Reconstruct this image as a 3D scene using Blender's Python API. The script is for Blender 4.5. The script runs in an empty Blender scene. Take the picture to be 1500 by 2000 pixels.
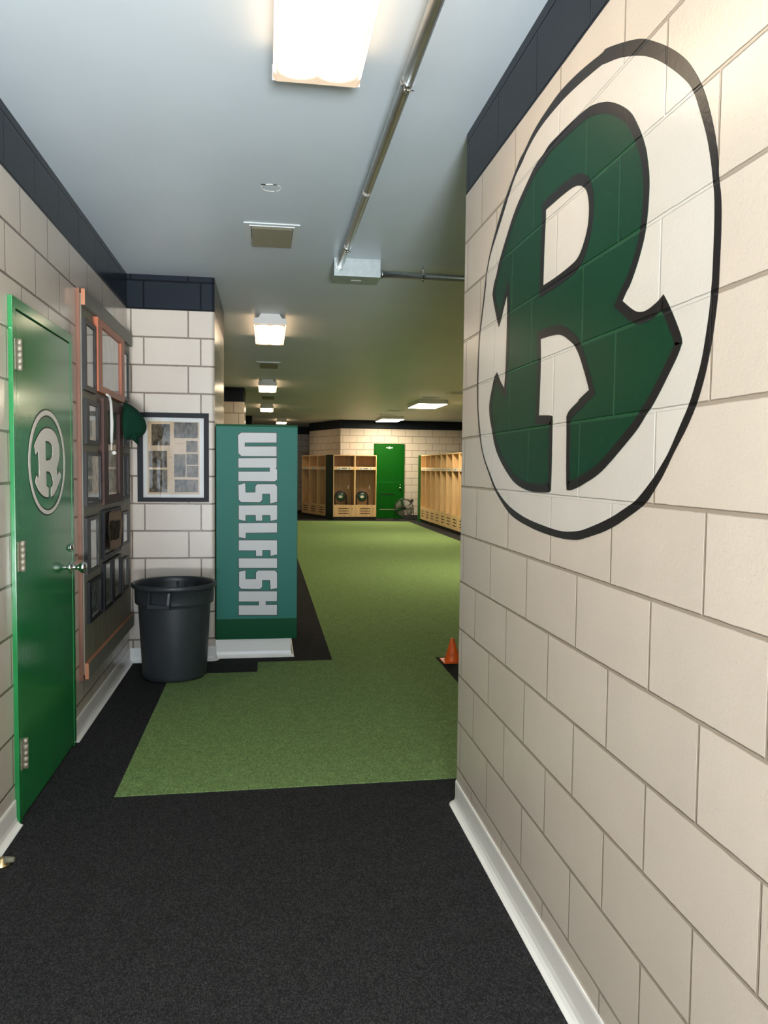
import bpy, bmesh, math, random
from mathutils import Vector, Matrix
random.seed(7)
scene = bpy.context.scene
COL = scene.collection
SKY, DAY, PAVE, LENS_E, LED_E, EXPO = 2.0, 20.0, 2900.0, 4.4, 19, 1.30
PI = math.pi

# ------------------------------------------------------------------ dimensions (metres)
S = 0.2032            # block course
BL = 0.4064           # block length
Z0 = 0.16859          # first bed joint above the floor
CEIL = 2.852
BAND = Z0 + 12 * S    # the dark top course starts here
LX = -1.003           # left wall face
RX = 0.8227           # right wall face
RY = 3.2686           # far end of the right wall
PY = 5.961            # pier front face
PX = -0.381           # pier side face
BACKY = 22.5

# ------------------------------------------------------------------ materials
def srgb(r, g, b):
    f = lambda c: (c / 255 / 12.92) if c / 255 <= 0.04045 else ((c / 255 + 0.055) / 1.055) ** 2.4
    return (f(r), f(g), f(b), 1)

def newmat(name):
    m = bpy.data.materials.new(name); m.use_nodes = True
    nt = m.node_tree
    return m, nt, nt.nodes['Principled BSDF']

def node(nt, t, **kw):
    n = nt.nodes.new(t)
    for k, v in kw.items(): setattr(n, k, v)
    return n

def mth(nt, op, a, b=None, c=None):
    n = node(nt, 'ShaderNodeMath', operation=op)
    for i, v in enumerate((a, b, c)):
        if v is None: continue
        if hasattr(v, 'type') and hasattr(v, 'links'): nt.links.new(v, n.inputs[i])
        else: n.inputs[i].default_value = v
    return n.outputs[0]

def mixc(nt, fac, a, b, blend='MIX'):
    n = node(nt, 'ShaderNodeMix', data_type='RGBA', blend_type=blend)
    for i, v in ((0, fac), (6, a), (7, b)):
        if hasattr(v, 'links'): nt.links.new(v, n.inputs[i])
        else: n.inputs[i].default_value = v
    return n.outputs[2]

def plain(name, col, rough=0.5, metal=0.0, bump=0.0, bscale=60, var=0.0, coat=0.0, spec=None, vscale=8):
    m, nt, b = newmat(name)
    b.inputs['Base Color'].default_value = col
    b.inputs['Roughness'].default_value = rough
    b.inputs['Metallic'].default_value = metal
    b.inputs['Coat Weight'].default_value = coat
    if spec is not None: b.inputs['Specular IOR Level'].default_value = spec
    g = node(nt, 'ShaderNodeNewGeometry')
    if bump:
        n = node(nt, 'ShaderNodeTexNoise'); n.inputs['Scale'].default_value = bscale; n.inputs['Detail'].default_value = 3
        nt.links.new(g.outputs['Position'], n.inputs['Vector'])
        bp = node(nt, 'ShaderNodeBump'); bp.inputs['Strength'].default_value = bump; bp.inputs['Distance'].default_value = 0.002
        nt.links.new(n.outputs[0], bp.inputs['Height']); nt.links.new(bp.outputs[0], b.inputs['Normal'])
    if var:
        n = node(nt, 'ShaderNodeTexNoise'); n.inputs['Scale'].default_value = vscale; n.inputs['Detail'].default_value = 5
        nt.links.new(g.outputs['Position'], n.inputs['Vector'])
        dk = tuple(c * (1 - var) for c in col[:3]) + (1,)
        lt = tuple(min(1, c * (1 + var)) for c in col[:3]) + (1,)
        mr = node(nt, 'ShaderNodeMapRange'); mr.inputs[1].default_value = .3; mr.inputs[2].default_value = .7
        nt.links.new(n.outputs[0], mr.inputs[0])
        nt.links.new(mixc(nt, mr.outputs[0], dk, lt), b.inputs['Base Color'])
    return m

def block_mat(name, base, joint, direc, pe, po, paint=None, rough=0.28, jw=0.0045, band=True, coat=0.0, bumpd=0.004):
    """Painted concrete block in running bond; direc = unit vector along the wall, pe/po = joint position on even/odd courses."""
    m, nt, b = newmat(name)
    g = node(nt, 'ShaderNodeNewGeometry')
    sep = node(nt, 'ShaderNodeSeparateXYZ'); nt.links.new(g.outputs['Position'], sep.inputs[0])
    dt = node(nt, 'ShaderNodeVectorMath', operation='DOT_PRODUCT')
    nt.links.new(g.outputs['Position'], dt.inputs[0]); dt.inputs[1].default_value = (direc[0], direc[1], 0)
    s = dt.outputs['Value']; z = sep.outputs['Z']
    v = mth(nt, 'DIVIDE', mth(nt, 'SUBTRACT', z, Z0), S)
    row = mth(nt, 'FLOOR', v)
    par = mth(nt, 'FLOORED_MODULO', row, 2.0)
    phase = mth(nt, 'ADD', mth(nt, 'MULTIPLY', par, po - pe), pe)
    u = mth(nt, 'DIVIDE', mth(nt, 'SUBTRACT', s, phase), BL)
    du = mth(nt, 'MULTIPLY', mth(nt, 'ABSOLUTE', mth(nt, 'SUBTRACT', u, mth(nt, 'ROUND', u))), BL)
    dv = mth(nt, 'MULTIPLY', mth(nt, 'ABSOLUTE', mth(nt, 'SUBTRACT', v, mth(nt, 'ROUND', v))), S)
    wob = node(nt, 'ShaderNodeTexNoise'); wob.inputs['Scale'].default_value = 25
    nt.links.new(g.outputs['Position'], wob.inputs['Vector'])
    d = mth(nt, 'ADD', mth(nt, 'MINIMUM', mth(nt, 'MULTIPLY', du, 1.25), dv), mth(nt, 'MULTIPLY', mth(nt, 'SUBTRACT', wob.outputs[0], .5), 0.003))
    mr = node(nt, 'ShaderNodeMapRange', interpolation_type='SMOOTHSTEP')
    mr.inputs[1].default_value = jw * .55; mr.inputs[2].default_value = jw * 1.25
    nt.links.new(d, mr.inputs[0])
    mask = mr.outputs[0]
    # per-block tone
    comb = node(nt, 'ShaderNodeCombineXYZ'); nt.links.new(mth(nt, 'FLOOR', u), comb.inputs[0]); nt.links.new(row, comb.inputs[1])
    wn = node(nt, 'ShaderNodeTexWhiteNoise', noise_dimensions='2D'); nt.links.new(comb.outputs[0], wn.inputs['Vector'])
    tone = mth(nt, 'ADD', mth(nt, 'MULTIPLY', wn.outputs[0], .07), .965)
    n1 = node(nt, 'ShaderNodeTexNoise'); n1.inputs['Scale'].default_value = 260; n1.inputs['Detail'].default_value = 2
    n2 = node(nt, 'ShaderNodeTexNoise'); n2.inputs['Scale'].default_value = 6; n2.inputs['Detail'].default_value = 4
    for n in (n1, n2): nt.links.new(g.outputs['Position'], n.inputs['Vector'])
    sp = node(nt, 'ShaderNodeMapRange'); sp.inputs[1].default_value = .62; sp.inputs[2].default_value = .74; sp.inputs[3].default_value = 1; sp.inputs[4].default_value = .80
    nt.links.new(n1.outputs[0], sp.inputs[0])
    blot = mth(nt, 'ADD', mth(nt, 'MULTIPLY', n2.outputs[0], .10), .95)
    k = mth(nt, 'MULTIPLY', tone, blot)
    if paint is None: k = mth(nt, 'MULTIPLY', k, sp.outputs[0])
    kc = node(nt, 'ShaderNodeCombineColor'); [nt.links.new(k, kc.inputs[i]) for i in range(3)]
    face = mixc(nt, 1.0, paint or base, kc.outputs[0], 'MULTIPLY')
    col = mixc(nt, mask, joint, face)
    if band and paint is None:
        isb = mth(nt, 'GREATER_THAN', z, BAND - .004)
        bcol = mixc(nt, mask, (0.006, 0.007, 0.010, 1), (.016, .021, .029, 1))
        col = mixc(nt, isb, col, bcol)
    nt.links.new(col, b.inputs['Base Color'])
    b.inputs['Roughness'].default_value = rough
    if paint is not None: b.inputs['Specular IOR Level'].default_value = .22
    elif band: nt.links.new(mth(nt, 'SUBTRACT', .4, mth(nt, 'MULTIPLY', isb, .33)), b.inputs['Specular IOR Level'])
    b.inputs['Coat Weight'].default_value = coat
    n3 = node(nt, 'ShaderNodeTexNoise'); n3.inputs['Scale'].default_value = 90; n3.inputs['Detail'].default_value = 2
    nt.links.new(g.outputs['Position'], n3.inputs['Vector'])
    h = mth(nt, 'ADD', mth(nt, 'MULTIPLY', mask, 1.0), mth(nt, 'MULTIPLY', n3.outputs[0], .12))
    bp = node(nt, 'ShaderNodeBump'); bp.inputs['Distance'].default_value = bumpd; bp.inputs['Strength'].default_value = .8
    nt.links.new(h, bp.inputs['Height']); nt.links.new(bp.outputs[0], b.inputs['Normal'])
    return m

def carpet(name, col, amp, scale=230):
    m, nt, b = newmat(name)
    g = node(nt, 'ShaderNodeNewGeometry')
    mp = node(nt, 'ShaderNodeMapping'); mp.inputs['Rotation'].default_value = (0, 0, .5); mp.inputs['Scale'].default_value = (1, .55, 1)
    nt.links.new(g.outputs['Position'], mp.inputs['Vector'])
    v = node(nt, 'ShaderNodeTexVoronoi'); v.inputs['Scale'].default_value = scale
    nt.links.new(mp.outputs[0], v.inputs['Vector'])
    n = node(nt, 'ShaderNodeTexNoise'); n.inputs['Scale'].default_value = 14; n.inputs['Detail'].default_value = 6; n.inputs['Roughness'].default_value = .7
    nt.links.new(g.outputs['Position'], n.inputs['Vector'])
    wn = node(nt, 'ShaderNodeSeparateColor'); nt.links.new(v.outputs['Color'], wn.inputs[0])
    r = mth(nt, 'POWER', wn.outputs[0], 2.0)
    k = mth(nt, 'ADD', mth(nt, 'MULTIPLY', r, amp), 1 - amp * .33)
    k = mth(nt, 'MULTIPLY', k, mth(nt, 'ADD', mth(nt, 'MULTIPLY', n.outputs[0], .5), .75))
    kc = node(nt, 'ShaderNodeCombineColor'); [nt.links.new(k, kc.inputs[i]) for i in range(3)]
    nt.links.new(mixc(nt, 1.0, col, kc.outputs[0], 'MULTIPLY'), b.inputs['Base Color'])
    b.inputs['Roughness'].default_value = .95
    b.inputs['Specular IOR Level'].default_value = .08
    bp = node(nt, 'ShaderNodeBump'); bp.inputs['Distance'].default_value = .003; bp.inputs['Strength'].default_value = .7
    nt.links.new(v.outputs['Distance'], bp.inputs['Height']); nt.links.new(bp.outputs[0], b.inputs['Normal'])
    return m

def emit(name, col, strength):
    m, nt, b = newmat(name)
    b.inputs['Base Color'].default_value = (.8, .8, .78, 1)
    b.inputs['Emission Color'].default_value = col
    b.inputs['Emission Strength'].default_value = strength
    return m

def lens_mat(name, warm, strength, x0, x1, ylen):
    """Prismatic lens over two tubes: brightest along the tubes, warmer and dimmer past their ends (local x across, y along)."""
    m, nt, b = newmat(name)
    tc = node(nt, 'ShaderNodeTexCoord'); sep = node(nt, 'ShaderNodeSeparateXYZ')
    nt.links.new(tc.outputs['Object'], sep.inputs[0])
    ax = mth(nt, 'ABSOLUTE', mth(nt, 'SUBTRACT', mth(nt, 'ABSOLUTE', sep.outputs['X']), .062))
    ay = mth(nt, 'MAXIMUM', mth(nt, 'SUBTRACT', mth(nt, 'ABSOLUTE', sep.outputs['Y']), ylen / 2 - .10), 0.0)
    d = mth(nt, 'SQRT', mth(nt, 'ADD', mth(nt, 'MULTIPLY', ax, ax), mth(nt, 'MULTIPLY', ay, ay)))
    mr = node(nt, 'ShaderNodeMapRange', interpolation_type='SMOOTHSTEP'); mr.inputs[1].default_value = .028; mr.inputs[2].default_value = .080
    mr.inputs[3].default_value = 1; mr.inputs[4].default_value = 0
    nt.links.new(d, mr.inputs[0])
    nt.links.new(mixc(nt, mr.outputs[0], (1, .62, .34, 1), warm), b.inputs['Emission Color'])
    side = mth(nt, 'MULTIPLY', mth(nt, 'GREATER_THAN', mth(nt, 'ABSOLUTE', sep.outputs['X']), .1355), mth(nt, 'LESS_THAN', ay, .05))
    nt.links.new(mth(nt, 'ADD', mth(nt, 'MAXIMUM', mth(nt, 'MULTIPLY', mr.outputs[0], strength), mth(nt, 'MULTIPLY', side, strength * .5)), .20), b.inputs['Emission Strength'])
    b.inputs['Base Color'].default_value = (.55, .52, .46, 1); b.inputs['Roughness'].default_value = .25
    return m

def wood(name, c1, c2, direc='Z', rough=.45, scale=3.0):
    m, nt, b = newmat(name)
    tc = node(nt, 'ShaderNodeTexCoord'); mp = node(nt, 'ShaderNodeMapping')
    nt.links.new(tc.outputs['Object'], mp.inputs['Vector'])
    sc = {'X': (1, 14, 14), 'Y': (14, 1, 14), 'Z': (14, 14, 1)}[direc]
    mp.inputs['Scale'].default_value = sc
    n = node(nt, 'ShaderNodeTexNoise'); n.inputs['Scale'].default_value = scale; n.inputs['Detail'].default_value = 6; n.inputs['Distortion'].default_value = .6
    nt.links.new(mp.outputs[0], n.inputs['Vector'])
    mr = node(nt, 'ShaderNodeMapRange'); mr.inputs[1].default_value = .3; mr.inputs[2].default_value = .7
    nt.links.new(n.outputs[0], mr.inputs[0])
    nt.links.new(mixc(nt, mr.outputs[0], c1, c2), b.inputs['Base Color'])
    b.inputs['Roughness'].default_value = rough
    return m

def photo_mat(name, dark, light, scale, seed=0.0):
    """An old black-and-white print: soft figures as noise."""
    m, nt, b = newmat(name)
    g = node(nt, 'ShaderNodeNewGeometry'); mp = node(nt, 'ShaderNodeMapping')
    nt.links.new(g.outputs['Position'], mp.inputs['Vector']); mp.inputs['Location'].default_value = (seed, seed * 2, seed * 3)
    mp.inputs['Scale'].default_value = (1.6, 1.6, .8)
    n = node(nt, 'ShaderNodeTexNoise'); n.inputs['Scale'].default_value = scale; n.inputs['Detail'].default_value = 4; n.inputs['Roughness'].default_value = .6
    nt.links.new(mp.outputs[0], n.inputs['Vector'])
    r = node(nt, 'ShaderNodeValToRGB')
    r.color_ramp.elements[0].position = .36; r.color_ramp.elements[0].color = dark
    r.color_ramp.elements[1].position = .66; r.color_ramp.elements[1].color = light
    nt.links.new(n.outputs[0], r.inputs[0]); nt.links.new(r.outputs[0], b.inputs['Base Color'])
    b.inputs['Roughness'].default_value = .8; b.inputs['Specular IOR Level'].default_value = .1
    return m

def pane_mat(name):
    m = bpy.data.materials.new(name); m.use_nodes = True; nt = m.node_tree
    nt.nodes.remove(nt.nodes['Principled BSDF'])
    out = nt.nodes['Material Output']
    tr = node(nt, 'ShaderNodeBsdfTransparent'); gl = node(nt, 'ShaderNodeBsdfGlossy'); gl.inputs['Roughness'].default_value = .02
    fr = node(nt, 'ShaderNodeFresnel'); fr.inputs['IOR'].default_value = 1.45
    mx = node(nt, 'ShaderNodeMixShader'); gg = node(nt, 'ShaderNodeNewGeometry')
    nt.links.new(mth(nt, 'MULTIPLY', fr.outputs[0], mth(nt, 'MULTIPLY', mth(nt, 'SUBTRACT', 1.0, gg.outputs['Backfacing']), 1.35)), mx.inputs[0]); nt.links.new(tr.outputs[0], mx.inputs[1]); nt.links.new(gl.outputs[0], mx.inputs[2])
    nt.links.new(mx.outputs[0], out.inputs['Surface'])
    return m

WALLC = (.63, .56, .475, 1); WALLD = (.20, .15, .115, 1)
M = {}
M['wall_right'] = block_mat('painted block, right wall', WALLC, (.36, .30, .235, 1), (0, 1), 3.19706, 3.19706 + BL / 2, rough=.26, jw=.0048)
M['wall_left'] = block_mat('painted block, left wall', WALLC, WALLD, (0, 1), 3.67, 3.87, rough=.17, jw=.0055)
M['pier_front'] = block_mat('painted block, pier front', WALLC, WALLD, (1, 0), -.48, -.57, rough=.3, jw=.0062)
M['pier_side'] = block_mat('painted block, pier side', WALLC, WALLD, (0, 1), 6.15, 6.35, rough=.2)
M['wall_back'] = block_mat('painted block, back wall', WALLC, WALLD, (1, 0), 2.18, 2.38, rough=.4, jw=.006)
dx, dy = -.3153, .9490
M['wall_angled'] = block_mat('painted block, angled wall', WALLC, WALLD, (dx, dy), 20.72, 20.92, rough=.4, jw=.006)
M['ceiling'] = plain('ceiling paint', (.56, .64, .69, 1), .42, bump=.25, bscale=14, var=.03, vscale=2)
M['white_base'] = plain('white vinyl base', (.90, .88, .83, 1), .3)
M['charcoal'] = carpet('charcoal carpet tile', (.030, .0300, .0305, 1), 1.3, 320)
M['green_carpet'] = carpet('green carpet tile', (.190, .285, .105, 1), .7)
M['green_paint'] = plain('green enamel', srgb(34, 126, 66), .16, bump=.12, bscale=30, var=.05)
M['far_green'] = plain('bright green enamel', srgb(0, 80, 6), .5, spec=.15, var=.06)
M['dark_green'] = plain('dark green laminate', srgb(10, 45, 30), .4)
M['black_gap'] = plain('dark gap', (.004, .005, .005, 1), .9)
M['steel'] = plain('brushed nickel', (.38, .35, .27, 1), .6, .7, bump=.2, bscale=200)
M['chrome'] = plain('chrome', (.8, .8, .8, 1), .08, 1)
M['galv'] = plain('galvanised steel', (.52, .56, .55, 1), .33, 1, var=.08, vscale=30)
M['galv_box'] = plain('galvanised box', (.36, .41, .41, 1), .45, .5, var=.08, vscale=25)
M['white_metal'] = plain('white fixture enamel', (.72, .72, .69, 1), .4)
M['emb_black'] = block_mat('black wall paint', WALLC, (.008, .007, .007, 1), (0, 1), 3.19706, 3.19706 + BL / 2, paint=(.014, .012, .012, 1), rough=.3, band=False)
M['emb_white'] = block_mat('white wall paint', WALLC, (.64, .62, .57, 1), (0, 1), 3.19706, 3.19706 + BL / 2, paint=(.64, .61, .56, 1), rough=.22, band=False)
M['emb_green'] = block_mat('green wall paint', WALLC, (.012, .075, .030, 1), (0, 1), 3.19706, 3.19706 + BL / 2, paint=(.002, .042, .017, 1), rough=.34, band=False)
M['decal_white'] = plain('white decal', (.84, .80, .72, 1), .4)
M['decal_dark'] = plain('dark decal edge', (.012, .022, .016, 1), .5)
M['teal'] = plain('teal vinyl', srgb(36, 114, 100), .5, spec=.25, bump=.1, bscale=400)
M['locker_green'] = plain('green locker side', srgb(0, 76, 42), .5, spec=.15)
M['letter'] = plain('pale grey vinyl letters', (.62, .62, .61, 1), .5)
M['black'] = plain('black plastic', (.012, .012, .013, 1), .35)
M['blackwood'] = plain('black frame wood', srgb(22, 25, 30), .5, spec=.2)
M['greyframe'] = plain('dark grey frame wood', srgb(40, 39, 39), .45, spec=.3)
M['mat_board'] = plain('white mat board', (.66, .67, .64, 1), .7)
M['newsprint'] = plain('yellowed newsprint', (.56, .42, .27, 1), .8, var=.08, vscale=18)
M['ink'] = plain('faded ink', (.13, .10, .075, 1), .9)
M['halftone'] = [photo_mat('halftone print %d' % i, (.030, .024, .016, 1), (.19, .155, .105, 1), 26, i * 3.1) for i in range(4)]
M['photo'] = [photo_mat('grey print %d' % i, (.06, .06, .055, 1), (.38, .39, .37, 1), 26, 5 + i * 2.7) for i in range(3)]
M['paper'] = photo_mat('typed sheet', (.5, .51, .48, 1), (.68, .68, .64, 1), 9, 2)
M['portrait'] = photo_mat('tinted portrait print', (.05, .04, .025, 1), (.36, .29, .14, 1), 9, 11)
M['redwood'] = wood('orange stained wood', srgb(150, 78, 48), srgb(190, 104, 66))
M['brownwood'] = wood('mahogany frame', srgb(52, 26, 20), srgb(78, 40, 30), rough=.6)
M['rawwood'] = wood('raw pine edge', srgb(160, 100, 68), srgb(190, 128, 92))
M['batten'] = wood('brown batten', srgb(104, 66, 48), srgb(132, 88, 66))
M['greyboard'] = wood('grey painted plywood', srgb(104, 98, 84), srgb(128, 122, 106), rough=.5)
M['greyrail'] = wood('grey painted rail', srgb(104, 104, 96), srgb(122, 121, 112), 'Y', rough=.5)
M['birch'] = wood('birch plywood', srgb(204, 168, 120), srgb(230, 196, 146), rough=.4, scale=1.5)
M['birch_shaded'] = wood('birch with painted shade', srgb(142, 112, 74), srgb(166, 134, 92), rough=.5, scale=1.5)  # darker birch copy: locker interior shade put into the colour
M['trash'] = plain('grey can plastic', srgb(50, 54, 58), .42, bump=.3, bscale=120)
M['orange'] = plain('orange cone plastic', (.95, .15, .015, 1), .4)
M['felt'] = plain('green cap cloth', srgb(10, 72, 50), .9, bump=.4, bscale=300)
M['white_cloth'] = plain('white cord', (.7, .68, .64, 1), .8)
M['brass'] = plain('worn brass', (.55, .42, .22, 1), .35, 1)
M['tan'] = plain('smoked plastic', (.20, .19, .13, 1), .45)
M['grille'] = plain('dark grille', (.03, .028, .02, 1), .6)
M['ceil_trim'] = plain('painted vent flange', (.60, .65, .65, 1), .4)
M['pane'] = pane_mat('picture glass')
M['fan_blade'] = plain('fan blade metal', (.75, .73, .68, 1), .35, .6)
M['led'] = emit('flat light panel', (1, .86, .64, 1), LED_E)
M['daylight'] = plain('outdoor paving', (.5, .52, .52, 1), .8)
M['plinth'] = plain('dark plinth', (.035, .033, .03, 1), .6)
M['label'] = plain('white name strip', (.75, .75, .72, 1), .5)

# ------------------------------------------------------------------ mesh helpers
def bm_new(): return bmesh.new()

def box(bm, x0, x1, y0, y1, z0, z1, bev=0.0, mi=0):
    vs = [bm.verts.new((x, y, z)) for x in (x0, x1) for y in (y0, y1) for z in (z0, z1)]
    idx = [(0, 1, 3, 2), (4, 6, 7, 5), (0, 4, 5, 1), (2, 3, 7, 6), (0, 2, 6, 4), (1, 5, 7, 3)]
    fs = [bm.faces.new([vs[i] for i in f]) for f in idx]
    for f in fs: f.material_index = mi
    if bev:
        es = list({e for f in fs for e in f.edges})
        bmesh.ops.bevel(bm, geom=es, offset=bev, segments=2, affect='EDGES', profile=.6)
    return fs

def prism(bm, poly, z0, z1, mi=0):
    """Vertical prism from a 2-D footprint (counter-clockwise)."""
    lo = [bm.verts.new((x, y, z0)) for x, y in poly]; hi = [bm.verts.new((x, y, z1)) for x, y in poly]
    n = len(poly); fs = [bm.faces.new(lo[::-1]), bm.faces.new(hi)]
    for i in range(n): fs.append(bm.faces.new((lo[i], lo[(i + 1) % n], hi[(i + 1) % n], hi[i])))
    for f in fs: f.material_index = mi
    return fs

def extr(bm, poly, to3, t0, t1):
    """Prism of a 2-D polygon; to3(a, b, t) maps to space."""
    lo = [bm.verts.new(to3(a, b, t0)) for a, b in poly]; hi = [bm.verts.new(to3(a, b, t1)) for a, b in poly]
    n = len(poly); bm.faces.new(lo[::-1]); bm.faces.new(hi)
    for i in range(n): bm.faces.new((lo[i], lo[(i + 1) % n], hi[(i + 1) % n], hi[i]))

def cyl(bm, c0, c1, r0, r1=None, n=20, caps=True):
    r1 = r0 if r1 is None else r1
    a, b = Vector(c0), Vector(c1); d = (b - a).normalized()
    t = Vector((0, 0, 1)) if abs(d.z) < .9 else Vector((1, 0, 0))
    u = d.cross(t).normalized(); v = d.cross(u)
    ra = [bm.verts.new(a + (u * math.cos(2 * PI * i / n) + v * math.sin(2 * PI * i / n)) * r0) for i in range(n)]
    rb = [bm.verts.new(b + (u * math.cos(2 * PI * i / n) + v * math.sin(2 * PI * i / n)) * r1) for i in range(n)]
    for i in range(n):
        f = bm.faces.new((ra[i], ra[(i + 1) % n], rb[(i + 1) % n], rb[i])); f.smooth = True
    if caps: bm.faces.new(ra[::-1]); bm.faces.new(rb)

def tube(bm, pts, r, n=10, rad=None, closed=False):
    pts = [Vector(p) for p in pts]; rings = []
    N = len(pts)
    for i, p in enumerate(pts):
        if closed: d = pts[(i + 1) % N] - pts[i - 1]
        else: d = pts[min(i + 1, N - 1)] - pts[max(i - 1, 0)]
        d.normalize()
        t = Vector((0, 0, 1)) if abs(d.z) < .95 else Vector((0, 1, 0))
        u = d.cross(t).normalized(); v = d.cross(u)
        rr = rad[i] if rad else r
        rings.append([bm.verts.new(p + (u * math.cos(2 * PI * k / n) + v * math.sin(2 * PI * k / n)) * rr) for k in range(n)])
    for i in range(N if closed else N - 1):
        A, B = rings[i], rings[(i + 1) % N]
        for k in range(n):
            f = bm.faces.new((A[k], A[(k + 1) % n], B[(k + 1) % n], B[k])); f.smooth = True
    if not closed: bm.faces.new(rings[0][::-1]); bm.faces.new(rings[-1])

def lathe(bm, prof, c=(0, 0, 0), n=48, smooth=True):
    """prof = [(r, z)...]; revolved about the vertical through c."""
    rings = []
    for r, z in prof:
        if r < 1e-5: rings.append([bm.verts.new((c[0], c[1], c[2] + z))])
        else: rings.append([bm.verts.new((c[0] + r * math.cos(2 * PI * i / n), c[1] + r * math.sin(2 * PI * i / n), c[2] + z)) for i in range(n)])
    for A, B in zip(rings, rings[1:]):
        for i in range(n):
            q = [A[i % len(A)], A[(i + 1) % len(A)], B[(i + 1) % len(B)], B[i % len(B)]]
            q2 = []
            for v in q:
                if v not in q2: q2.append(v)
            if len(q2) > 2:
                f = bm.faces.new(q2); f.smooth = smooth

def mesh_obj(name, bm, mats, parent=None, shift=True, recalc=True):
    if recalc: bmesh.ops.recalc_face_normals(bm, faces=bm.faces)
    if parent is not None and shift:
        for v in bm.verts: v.co -= parent.location
    me = bpy.data.meshes.new(name); bm.to_mesh(me); bm.free()
    for m in (mats if isinstance(mats, (list, tuple)) else [mats]): me.materials.append(m)
    o = bpy.data.objects.new(name, me); COL.objects.link(o)
    if parent is not None: o.parent = parent
    return o

def sub(name, bm, mats, part, root):
    """Sub-part: geometry given in the same space as the root's parts (world)."""
    for v in bm.verts: v.co -= root.location
    return mesh_obj(name, bm, mats, part, shift=False)

def tag(o, label=None, cat=None, group=None, kind=None):
    if label: o['label'] = label
    if cat: o['category'] = cat
    if group: o['group'] = group
    if kind: o['kind'] = kind
    return o

def thing(name, loc, label, cat, group=None, rz=0):
    o = bpy.data.objects.new(name, None); COL.objects.link(o)
    o.empty_display_size = .1; o.location = loc; o.rotation_euler = (0, 0, rz)
    return tag(o, label, cat, group)

def struct(name, bm, mats, label=None):
    o = mesh_obj(name, bm, mats); o['kind'] = 'structure'
    if label: o['label'] = label
    return o

def copy_tree(o, parent=None):
    c = o.copy(); COL.objects.link(c); c.parent = parent
    for ch in list(o.children): copy_tree(ch, c)
    return c

def smooth_poly(P, ang=32, it=2):
    """Round a traced outline but keep its true corners."""
    for _ in range(it):
        n = len(P); out = []
        for i in range(n):
            a, b, c = Vector(P[i - 1]), Vector(P[i]), Vector(P[(i + 1) % n])
            u, v = (b - a), (c - b)
            t = math.degrees(u.angle(v)) if u.length > 1e-6 and v.length > 1e-6 else 0
            if t > ang: out.append(tuple(b))
            else: out += [tuple(b.lerp(a, .25)), tuple(b.lerp(c, .25))]
        P = out; ang = max(ang, 32)
    return P

def fill_poly(bm, loops, to3, t0, t1):
    """Slab with holes: loops[0] outline, others holes."""
    for t, flip in ((t0, True), (t1, False)):
        es = []
        for L in loops:
            vs = [bm.verts.new(to3(a, b, t)) for a, b in L]
            es += [bm.edges.new((vs[i], vs[(i + 1) % len(vs)])) for i in range(len(vs))]
        bmesh.ops.triangle_fill(bm, use_beauty=True, use_dissolve=False, edges=es)
    for L in loops:
        lo = [bm.verts.new(to3(a, b, t0)) for a, b in L]; hi = [bm.verts.new(to3(a, b, t1)) for a, b in L]
        for i in range(len(L)):
            j = (i + 1) % len(L); bm.faces.new((lo[i], lo[j], hi[j], hi[i]))
    bmesh.ops.remove_doubles(bm, verts=bm.verts, dist=1e-6)

def area2(P): return sum(P[i - 1][0] * P[i][1] - P[i][0] * P[i - 1][1] for i in range(len(P))) / 2

def stroke(bm, P, w, to3, t0, t1, inward=1):
    """Painted outline along a closed polygon: a mitred ribbon inside (1) or outside (-1) the shape."""
    P = [Vector(p) for i, p in enumerate(P) if (Vector(p) - Vector(P[i - 1])).length > 1e-5]
    sgn = (1 if area2(P) > 0 else -1) * inward
    n = len(P); Q = []
    for i in range(n):
        d0 = (P[i] - P[i - 1]).normalized(); d1 = (P[(i + 1) % n] - P[i]).normalized()
        n0 = Vector((-d0.y, d0.x)) * sgn; n1 = Vector((-d1.y, d1.x)) * sgn
        m = n0 + n1; m = m.normalized() if m.length > 1e-4 else n0
        Q.append(P[i] + m * (w / max(.45, m.dot(n0))))
    for lvl in ((P, Q),):
        a0 = [bm.verts.new(to3(p.x, p.y, t1)) for p in P]; b0 = [bm.verts.new(to3(p.x, p.y, t1)) for p in Q]
        a1 = [bm.verts.new(to3(p.x, p.y, t0)) for p in P]; b1 = [bm.verts.new(to3(p.x, p.y, t0)) for p in Q]
        for i in range(n):
            j = (i + 1) % n
            bm.faces.new((a0[i], a0[j], b0[j], b0[i])); bm.faces.new((a1[i], a1[j], a0[j], a0[i])); bm.faces.new((b0[i], b0[j], b1[j], b1[i]))
            bm.faces.new((a1[j], a1[i], b1[i], b1[j]))

# traced outlines, in metres on their own surface
OUTER = [(1.662,2.407),(1.566,2.342),(1.493,2.281),(1.451,2.23),(1.42,2.184),(1.39,2.118),(1.367,2.049),(1.363,2.006),(1.351,1.962),(1.348,1.905),(1.35,1.818),(1.35,1.799),(1.356,1.757),(1.365,1.71),(1.375,1.675),(1.388,1.638),(1.411,1.592),(1.447,1.545),(1.489,1.504),(1.532,1.453),(1.561,1.428),(1.598,1.394),(1.651,1.37),(1.781,1.319),(1.939,1.283),(1.991,1.274),(2.107,1.269),(2.298,1.275),(2.517,1.298),(2.607,1.323),(2.749,1.385),(2.809,1.429),(2.923,1.516),(2.973,1.6),(3.009,1.703),(3.018,1.802),(3.009,1.957),(2.987,2.018),(2.922,2.174),(2.923,2.189),(2.874,2.265),(2.788,2.337),(2.686,2.407),(2.591,2.454),(2.501,2.486),(2.528,2.484),(2.393,2.521),(2.256,2.532),(2.186,2.535),(2.081,2.527),(1.975,2.511),(1.888,2.494),(1.881,2.499),(1.782,2.462),(1.705,2.43)]
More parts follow.
